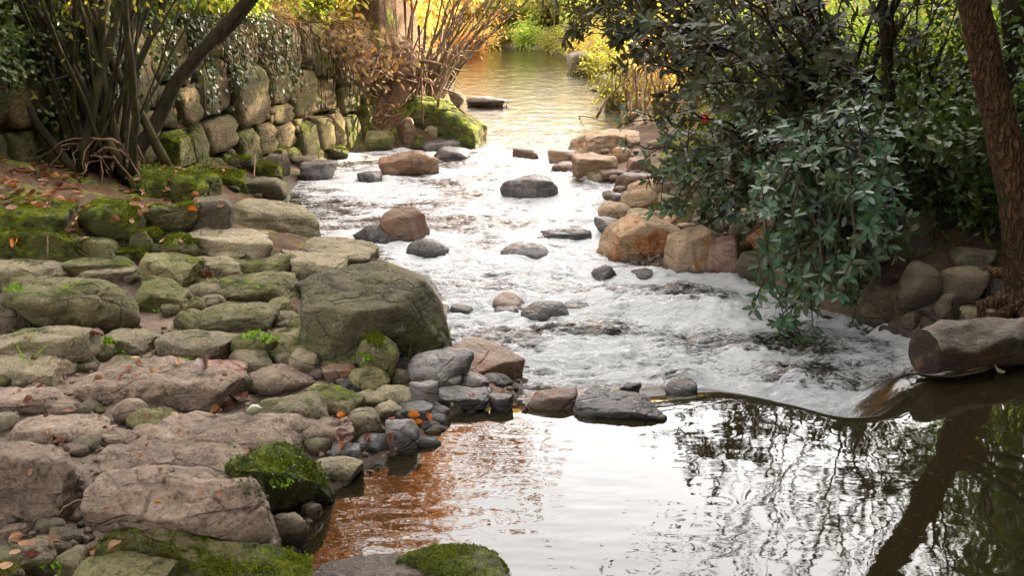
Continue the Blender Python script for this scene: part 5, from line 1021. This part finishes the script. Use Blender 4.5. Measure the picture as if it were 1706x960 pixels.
for (x_, y_, s_, lab) in ((2.2, -3.5, 1.0, 'added tall broad shade tree right behind the viewpoint, right of centre'), (-2.4, -4.5, 1.05, 'added tall broad shade tree right behind the viewpoint, left of centre'), (-5.0, 2.6, .95, 'added tall broad shade tree leaning over the pavement from the left'), (6.0, 4.6, .95, 'added tall broad shade tree leaning over the pool from the right'), (-5.5, -1.5, 1.05, 'added tall broad shade tree behind the viewpoint on the left bank'), (0.5, -9.0, 1.1, 'added tall broad shade tree downstream behind the viewpoint'), (8.5, 3.0, 1.1, 'added tall broad shade tree on the right bank beside the pool'), (-7.5, 4.0, 1.1, 'added tall broad shade tree on the left bank beside the slabs'), (-9.0, 10.5, 1.15, 'added tall broad shade tree high on the left bank above the shrub'), (11.5, 9.5, 1.2, 'added tall broad shade tree high on the right bank'), (-10.5, 18.0, 1.2, 'added tall broad shade tree on the left slope behind the wall'), (-7.0, -9.0, 1.2, 'added tall broad shade tree far behind the viewpoint, left'), (8.0, -9.5, 1.2, 'added tall broad shade tree far behind the viewpoint, right'), (-13.0, 3.0, 1.3, 'added tall broad shade tree at the crest of the left slope'), (14.0, 1.0, 1.3, 'added tall broad shade tree at the crest of the right slope')): copy_tree(big, at(x_, y_, -.1), rg.uniform(0, 6), s_, lab)
shade_thk = make_bush('thicket', 'added dense holly shade thicket on the right slope beyond the leaning trunk', at(8.6, 10.6, -.1), (2.1, 2.0, 4.2), M['greenleaf'], M['bark_dark'], 88, 8000, .26, cat='thicket', nst=16, clump=.62)  # unseen thickets added to block direct sun from the near rocks and pool
for (x_, y_, s_, lab) in ((7.2, 8.6, .9, 'added dense shade thicket on the right slope beside the pool'), (9.8, 13.0, 1.0, 'added dense shade thicket on the right slope behind the first'), (10.8, 15.6, 1.0, 'added dense shade thicket higher on the right slope'), (9.4, 17.2, .95, 'added dense shade thicket on the right slope above the stone bar'), (11.4, 18.8, 1.1, 'added dense shade thicket high above the stone bar'), (10.6, 22.2, 1.0, 'added dense shade thicket on the right slope towards the bend'), (7.0, 5.6, .9, 'added dense shade thicket close to the pool on the right'), (6.4, 2.8, .9, 'added dense shade thicket right of the viewpoint'), (12.5, 11.5, 1.15, 'added dense shade thicket at the top of the right slope')): copy_tree(shade_thk, at(x_, y_, -.1), rg.uniform(0, 6), s_, lab)
tb = Tubes(); p0 = np.array(at(.98, 33.2, -.1)); tb.add(curve((0, 0, 0), (.1, .1, 4.5), 8, jit=.05, rg=rg), np.linspace(.05, .03, 8), 6); e = tag(bpy.data.objects.new('thin_tree', None), 'thin dark trunk at the far water edge', 'tree'); COL.objects.link(e); e.location = p0; link('trunk', tb.mesh('trunk', M['bark_dark']), e)
# ------------------------------------------------------------------ log at the weir
pa = np.array(PY(1540, 588, 5.75)); pb = np.array(PY(1800, 556, 6.25)); lg = tag(bpy.data.objects.new('fallen_log', None), 'thick weathered log with a sawn end lying at the right of the weir', 'log'); COL.objects.link(lg); lg.location = pa; rg = np.random.RandomState(9)
n = 40; p = np.linspace(0, 1, n)[:, None] * (pb - pa); k_ = 36; th = np.linspace(0, 2 * np.pi, k_, endpoint=False); tg = unit(pb - pa); a_ = unit(np.cross(tg, [0, 0, 1.])); b_ = np.cross(a_, tg)
cc = np.stack([np.repeat(p @ tg, k_) * 2.2, np.tile(np.cos(th), n) * 1.0, np.tile(np.sin(th), n) * 1.0], 1); rad = .122 * (1 + .30 * fbm(cc * 1.3, 4, 5) + .13 * fbm(cc * np.array([.8, 5, 5]), 4, 6)); rad = .122 + (rad.reshape(n, k_) - .122) * np.clip(.35 + np.arange(n) / 8.0, 0, 1)[:, None]; rad = rad * np.linspace(.98, 1.12, n)[:, None]; rad[0] *= .94
v = p[:, None] + rad[..., None] * (np.cos(th)[None, :, None] * a_ + np.sin(th)[None, :, None] * b_); i = np.arange(n * k_).reshape(n, k_); j = np.roll(i, -1, 1)
me = np_mesh('bark', v.reshape(-1, 3), np.stack([i[:-1], j[:-1], j[1:], i[1:]], -1).reshape(-1, 4), M['log']); link('bark', me, lg)
ev = np.concatenate([v[0] - tg * .002] + [v[0] * s_ + p[0] * (1 - s_) - tg * (.006 + .004 * rg.rand(k_, 1)) for s_ in (.75, .5, .25)] + [(p[0] - tg * .012)[None]]); ef = []; 
for q in range(3): ii_ = q * k_ + np.arange(k_); jj = q * k_ + (np.arange(k_) + 1) % k_; ef.append(np.stack([ii_, ii_ + k_, jj + k_, jj], 1))
ii_ = 3 * k_ + np.arange(k_); link('cut_end', np_mesh('cut_end', ev, [np.concatenate(ef), np.stack([ii_, np.full(k_, 4 * k_), 3 * k_ + (np.arange(k_) + 1) % k_], 1)], M['log_end']), lg)
# ------------------------------------------------------------------ small loose things: cobbles, leaves, tufts, twigs
bpy.context.view_layer.update(); DG = bpy.context.evaluated_depsgraph_get()
solid = {o.name for (o, *_r) in ROCKS} | {'ground'}
from mathutils.bvhtree import BVHTree
_v = []; _p = []; _o = 0
for (o, pos_, W_, D_, H_) in ROCKS:
    m = o.data; nv = len(m.vertices); a = np.empty(nv * 3, np.float32); m.vertices.foreach_get('co', a); a = a.reshape(-1, 3) + pos_; f = np.empty(len(m.polygons) * 3, np.int32); m.loops.foreach_get('vertex_index', f); _v.append(a); _p.append(f.reshape(-1, 3) + _o); _o += nv
BV = BVHTree.FromPolygons(np.concatenate(_v).tolist(), np.concatenate(_p).tolist())
def hit_px(u, v):
    d = ray(u, v); h = BV.ray_cast(Vector((0, 0, CAM_H)), d.normalized()); g = PF(u, v)
    if h[0] is not None and h[0].y < g.y + .02: return h[0], h[1]
    return g, Vector((0, 0, 1))
rg = np.random.RandomState(90)
_face_rock = np.concatenate([np.full(len(o.data.polygons), i) for i, (o, *_q) in enumerate(ROCKS)]); _rxy = np.array([r_[1][:2] for r_ in ROCKS])
def worded(pre, lab):
    w_ = (pre + ' ' + lab).split()
    while len(w_) > 16:
        k = max([i for i, q in enumerate(w_) if q in ('in', 'at', 'by', 'under', 'with', 'beside', 'below', 'behind', 'above', 'of', 'on', 'from', 'between', 'left', 'right', 'among', 'over', 'to', 'and', 'carrying', 'scattered', 'reaching') and i > len(pre.split()) + 2] or [16]); w_ = w_[:k]
    return ' '.join(w_)
def near_rock(p): return ROCKS[int(np.argmin(np.hypot(_rxy[:, 0] - p[0], _rxy[:, 1] - p[1])))][0]['label']
def under_leaf(u, v):
    d = ray(u, v); h = BV.ray_cast(Vector((0, 0, CAM_H)), d.normalized()); g = PF(u, v)
    if h[0] is not None and h[0].y < g.y + .02: return 'on the', ROCKS[_face_rock[h[2]]][0]['label']
    return 'on the ground near the', near_rock(g)
# cobbles filling the gaps
protoC = []
for k in range(6):
    dd_, ff_ = ico(3); v = rock_shape(dd_, 2000 + k, 'round', (0, 0)) * np.array([.5, .40, .28]); v = rough_rock(v, vnormals(v, ff_), .8, 2000 + k, .5); protoC.append(np_mesh('cobble', v, ff_, M[('grey', 'pale', 'wet', 'green', 'dark', 'brown')[k]])); attr(protoC[-1], 'wet', np.full(len(v), .25 if k in (2, 4) else 0))
CC = ('grey', 'pale', 'wet grey', 'green-filmed', 'dark', 'brown')
def scatter_cobbles(n, box, size, kinds, label, group):
    c = 0
    while c < n:
        u, v = rg.uniform(box[0], box[2]), rg.uniform(box[1], box[3]); g = PF(u, v); h, _n = hit_px(u, v)
        if (h - g).length > .05 or float(bil(DSH, g.x, g.y)) < -.06: 
            c += .25; continue
        kk = kinds[rg.randint(len(kinds))]; o = link('cobble', protoC[kk]); s_ = rg.uniform(*size); o.location = (g.x, g.y, float(floor_z(g.x, g.y)) + .08 * s_); o.scale = (s_,) * 3; o.rotation_euler = (rg.normal(0, .15), rg.normal(0, .15), rg.uniform(0, 6.28)); tag(o, worded(('tiny ' if s_ < .06 else 'small ' if s_ < .13 else 'fist-sized ') + CC[kk] + ' cobble beside the', near_rock(g)), 'cobble', 'cobbles beside the ' + near_rock(g), 'thing'); c += 1
scatter_cobbles(60, (560, 600, 860, 750), (.05, .13), (0, 2, 2, 4), 'small grey cobble among others on the gravel dam', 'cobbles on the gravel dam')
scatter_cobbles(70, (0, 440, 560, 620), (.06, .22), (0, 3, 3), '', '')
scatter_cobbles(60, (0, 560, 560, 760), (.04, .16), (0, 1, 3), 'small stone lodged in a gap of the rock pavement', 'stones in the gaps of the pavement')
scatter_cobbles(110, (960, 240, 1300, 440), (.08, .30), (1, 5, 0, 1), 'tan cobble among others on the right-hand stone bar', 'cobbles on the stone bar')
scatter_cobbles(30, (0, 840, 220, 960), (.04, .09), (0, 4, 1), 'small stone in the shaded gap at the lower left', 'stones in the lower left gap')
scatter_cobbles(24, (200, 255, 500, 420), (.08, .18), (3, 4), 'small mossy stone on the left bank below the wall', 'small stones below the wall')
scatter_cobbles(18, (1420, 440, 1700, 560), (.07, .16), (4, 5), 'dark cobble at the mouth of the right-hand hollow', 'cobbles in the hollow')
# gravel
pv = []; pf = []; dd_, ff_ = ico(1); no = 0
for k in range(2600):
    if k % 3: u, v = rg.uniform(0, 880), rg.uniform(540, 960)
    else: u, v = rg.uniform(900, 1300), rg.uniform(250, 460)
    g = PF(u, v); 
    if float(bil(DSH, g.x, g.y)) < -.05: continue
    s_ = rg.uniform(.006, .022) * (1 if k % 3 else 1.8); q = dd_ * rg.uniform(.6, 1.1, 3) * s_; pv.append(q + np.array([g.x, g.y, gz(g.x, g.y) + .3 * s_])); pf.append(ff_ + no); no += len(dd_)
tag(link('gravel', np_mesh('gravel', np.concatenate(pv), np.concatenate(pf), M['pale'])), 'loose gravel between the rocks', kind='stuff')
# fallen leaves
def leaf_proto(seed, mat, curl):
    r_ = np.random.RandomState(seed); T = np.array([[0, 0, 0], [.18, .22, 0], [.5, .30, 0], [.8, .18, 0], [1, 0, 0], [.8, -.18, 0], [.5, -.30, 0], [.18, -.22, 0], [.3, 0, 0], [.65, 0, 0]]); T[:, 2] = curl * (np.abs(T[:, 1]) * 1.2 + .6 * (T[:, 0] - .5) ** 2) + r_.normal(0, .03, 10); T[:, 0] -= .5; T[:, :2] += r_.normal(0, .025, (10, 2))
    return np_mesh('fallen_leaf', T, [np.array([[8, 9, 2, 1], [8, 7, 6, 9]])[:, ::-1], np.array([[0, 8, 1], [9, 3, 2], [9, 4, 3], [0, 7, 8], [9, 6, 5], [9, 5, 4]])[:, ::-1]], mat, smooth=False)
LP = {c: [leaf_proto(10 * i + k, M[c], cu) for k, cu in enumerate((.3, .8, 1.5))] for i, c in enumerate(('fallen', 'fallen_tan', 'fallen_red', 'fallen_orange', 'white_leaf'))}
def drop_leaf(u, v, c, size, label, group=None, flat=False):
    h, nrm = hit_px(u, v)
    if nrm.z < .25: return None
    z_ = Vector(nrm).lerp(Vector((rg.normal(0, .3), rg.normal(0, .3), 1)), .4).normalized(); x_ = z_.cross(Vector((math.cos(k_r := rg.uniform(0, 6.28)), math.sin(k_r), .1))).normalized(); y_ = z_.cross(x_)
    o = link('fallen_leaf', LP[c][0 if flat else rg.randint(3)]); p_ = h + Vector(nrm) * .012; s_ = size
    o.matrix_world = Matrix(((x_.x * s_, y_.x * s_, z_.x * s_, p_.x), (x_.y * s_, y_.y * s_, z_.y * s_, p_.y), (x_.z * s_, y_.z * s_, z_.z * s_, p_.z), (0, 0, 0, 1))); tag(o, label, 'leaf', group, 'thing'); return o
def strew(n, box, cols, size, label, group):
    for k in range(n):
        u, v, c_ = rg.uniform(box[0], box[2]), rg.uniform(box[1], box[3]), cols[rg.randint(len(cols))]; s_ = rg.uniform(*size); a_, b_ = under_leaf(u, v)
        drop_leaf(u, v, c_, s_, worded(('big ' if s_ > size[0] + .6 * (size[1] - size[0]) else 'small ') + {'fallen': 'brown', 'fallen_tan': 'tan', 'fallen_red': 'dark red', 'fallen_orange': 'orange'}[c_] + ' fallen leaf ' + a_, b_), 'fallen leaves ' + a_ + ' ' + b_)
strew(120, (0, 250, 150, 350), ('fallen', 'fallen', 'fallen_red', 'fallen_tan'), (.04, .10), 'reddish fallen leaf in the litter at the left edge', 'leaf litter at the left edge')
strew(48, (200, 268, 375, 345), ('fallen', 'fallen_tan', 'fallen'), (.045, .075), 'pink-brown fallen leaf on the broad mossy boulder', 'leaves on the mossy boulder')
strew(36, (110, 340, 330, 430), ('fallen', 'fallen_tan', 'fallen_orange'), (.045, .08), 'brown fallen leaf among the mossy bank stones', 'leaves among the bank stones')
strew(55, (0, 560, 420, 800), ('fallen', 'fallen_tan', 'fallen_red', 'fallen'), (.022, .062), 'curled brown leaf lying on the bare rock pavement', 'leaves on the rock pavement')
strew(34, (560, 690, 730, 765), ('fallen_red', 'fallen', 'fallen_orange', 'fallen_red'), (.04, .06), 'wet red-orange leaf caught at the pool corner', 'leaves caught at the pool corner')
strew(14, (690, 640, 880, 690), ('fallen_red', 'fallen'), (.035, .055), 'wet leaf stuck on the weir stones', 'leaves on the weir')
strew(14, (0, 860, 200, 950), ('fallen', 'fallen_tan', 'fallen_red'), (.035, .06), 'brown leaf in the shaded gap at the lower left', 'leaves in the lower left gap')
strew(12, (160, 790, 420, 860), ('fallen', 'fallen_tan'), (.014, .034), 'curled leaf scrap on the large pale boulder', 'scraps on the large pale boulder')
for (u, v, c, s_, lab) in ((24, 408, 'fallen_orange', .08, 'bright orange leaf on the flat-topped mossy block'), (36, 398, 'fallen_tan', .07, 'tan leaf beside the orange one on the mossy block'), (590, 718, 'fallen_orange', .10, 'bright orange leaf standing among the dam stones'), (672, 610, 'fallen_red', .09, 'red-brown leaf at the foot of the huge dark boulder'), (345, 617, 'fallen_red', .11, 'dull red leaf lying on the reddish slab'), (400, 672, 'fallen_red', .14, 'big dark red leaf at the end of the broad pale slab'), (290, 670, 'fallen_tan', .12, 'large pale dry leaf under the edge of the broad pale slab'), (155, 560, 'fallen_red', .09, 'pink-red leaf behind the undercut slab'), (425, 697, 'white_leaf', .08, 'silvery upturned leaf beside the lumpy boulder')): drop_leaf(u, v, c, s_, lab)
q = PW(1660, 622); o = link('floating_leaf', LP['white_leaf'][0]); o.location = (q.x, q.y, q.z + .02); o.scale = (.14,) * 3; o.rotation_euler = (.7, .1, 1.2); tag(o, 'pale green leaf caught on the smooth water at the right', 'leaf', kind='thing')
# tufts
def tuft(u, v, n, size, lab, mat='grass', name='grass_tuft', cat='grass', rad=.02, tpl=L_BLADE, upz=2.0):
    h, nn_ = hit_px(u, v); e = tag(bpy.data.objects.new(name, None), lab, cat, kind='thing'); COL.objects.link(e); e.location = h
    o = tuft_clump('leaves', None, None, (0, 0, 0), rad, n, M[mat], size, int(u + v), tpl, upz); o.parent = e; return tag(o, kind='stuff')
tuft(44, 580, 9, .14, 'tall grass tuft at the left edge of the pavement'); tuft(40, 606, 7, .12, 'short grass tuft below the tall one at the left edge'); tuft(678, 610, 5, .24, 'single tall grass stem in front of the huge dark boulder', rad=.008)
for (u, v, lab) in ((175, 572, 'green plantlet in the crack behind the undercut slab'), (160, 603, 'small green plantlet on the bare earth left of the broad slab'), (200, 585, 'seedling cluster beside the short slab'), (318, 600, 'tiny green plant at the edge of the tilted slab'), (425, 560, 'leafy green clump above the mossy hump'), (445, 566, 'second leafy clump right of the mossy hump'), (275, 518, 'moss sprig under the angular slab'), (612, 598, 'pale green plantlet on the mossy shoulder'), (22, 482, 'green seedling beside the dark cavernous rock'), (470, 805, 'cress on the green-topped block above the pool'), (90, 945, 'bright green sprig at the bottom left')):
    tuft(u, v, 46, .022, lab, 'grass', 'small_plant', 'plant', .026, L_ROUND, .9)
# leafy cover on the green-topped block
h_ = [hit_px(rg.uniform(385, 552), rg.uniform(740, 830)) for _ in range(1500)]; h_ = [(a, b) for a, b in h_ if b.z > -.2 and a.z > .1 and ((b.z > .55 and n2(np.array([a.x]), np.array([a.y]), 14, 2, 5)[0] > 0) or a.x > P(470, 800, .1).x)]
pos = np.array([a[:] for a, b in h_]); nr = np.array([b[:] for a, b in h_]); tag(link('creeping_plant', leaf_mesh('creeping_plant', pos + nr * .006, unit(rg.normal(0, 1, pos.shape) + nr), unit(nr + rg.normal(0, .4, pos.shape)), rg.uniform(.006, .013, len(pos)), L_ROUND, M['greenleaf'])), 'tiny-leaved creeper covering the green-topped block', 'creeper', kind='stuff')
# moss pile on the mossiest rocks
for (o, pos_, W_, D_, H_) in ROCKS:
    mt = o.data.materials[0].name
    if mt in ('moss_covered_rock', 'mossy_rock') and pos_[1] < 16:
        m = o.data; nv = len(m.vertices); a = np.empty(nv * 3, np.float32); m.vertices.foreach_get('co', a); a = a.reshape(-1, 3); nn_ = np.empty(nv * 3, np.float32); m.vertex_normals.foreach_get('vector', nn_); nn_ = nn_.reshape(-1, 3)
        mask = (nn_[:, 2] + .9 * fbm(a * 7 + pos_, 3, 5) + rg.normal(0, .13, nv) > (.66 if mt[4] == '_' else .92)) & (a[:, 2] > .02); idx = np.nonzero(mask)[0]
        if len(idx) < 8: continue
        nb = int(min(8000, 1000 + W_ * 7500)); idx = idx[rg.randint(0, len(idx), nb)]; jit = W_ * .012
        tag(link('moss_pile', leaf_mesh('moss_pile', a[idx] + rg.normal(0, jit, (nb, 3)) * (1 - np.abs(nn_[idx])) - nn_[idx] * .002, unit(nn_[idx] + rg.normal(0, .55, (nb, 3))), unit(rg.normal(0, 1, (nb, 3))), rg.uniform(.004, .0105, nb) * (1 + .06 * pos_[1]), L_DIA, M['mossblade']), o), kind='stuff')
# twigs and odds
def twig(u0, v0, u1, v1, r, lab, z=.02, mat='bark_tan', sag=.02):
    a, _1 = hit_px(u0, v0); b, _2 = hit_px(u1, v1); tb = Tubes(); tb.add(curve((0, 0, 0), np.array(b - a) + [0, 0, z], 8, (0, 0, sag), .004, rg), np.linspace(r, r * .5, 8), 5); tag(link('twig', tb.mesh('twig', M[mat]), None, tuple(a + Vector((0, 0, z)))), lab, 'twig')
twig(80, 434, 84, 408, .005, 'forked brown twig lying on the flat-topped mossy block', .03); twig(965, 196, 1020, 214, .01, 'thin dark branch floating on the far water by the stone bar', .03, 'bark_dark'); twig(424, 298, 426, 256, .006, 'thin white stick leaning on the bright mossy stone', .02, 'bark_tan'); twig(98, 868, 150, 855, .004, 'thin root in the shaded gap under the big bare boulder', .02, 'root')
c_, _n = hit_px(345, 478); rr = np.random.RandomState(3); v_ = unit(rr.normal(size=(90, 3))); tag(link('seed_head', leaf_mesh('seed_head', v_ * .02, v_ + [0, 0, .2], unit(rr.normal(size=(90, 3))), rr.uniform(.02, .045, 90), L_ROUND, M['fallen_red']), None, tuple(c_ + Vector((0, 0, .05)))), 'dark brown withered seed head between the slabs', 'seed head', kind='thing')
rp = np.array(PY(1174, 197, 9.6)); v_ = unit(rr.normal(size=(40, 3))); tag(link('red_flower', leaf_mesh('red_flower', v_ * .012, v_, unit(rr.normal(size=(40, 3))), np.full(40, .026), L_ROUND, M['red_berry']), None, tuple(rp)), 'single red flower among the trailing branches', 'flower', kind='thing')
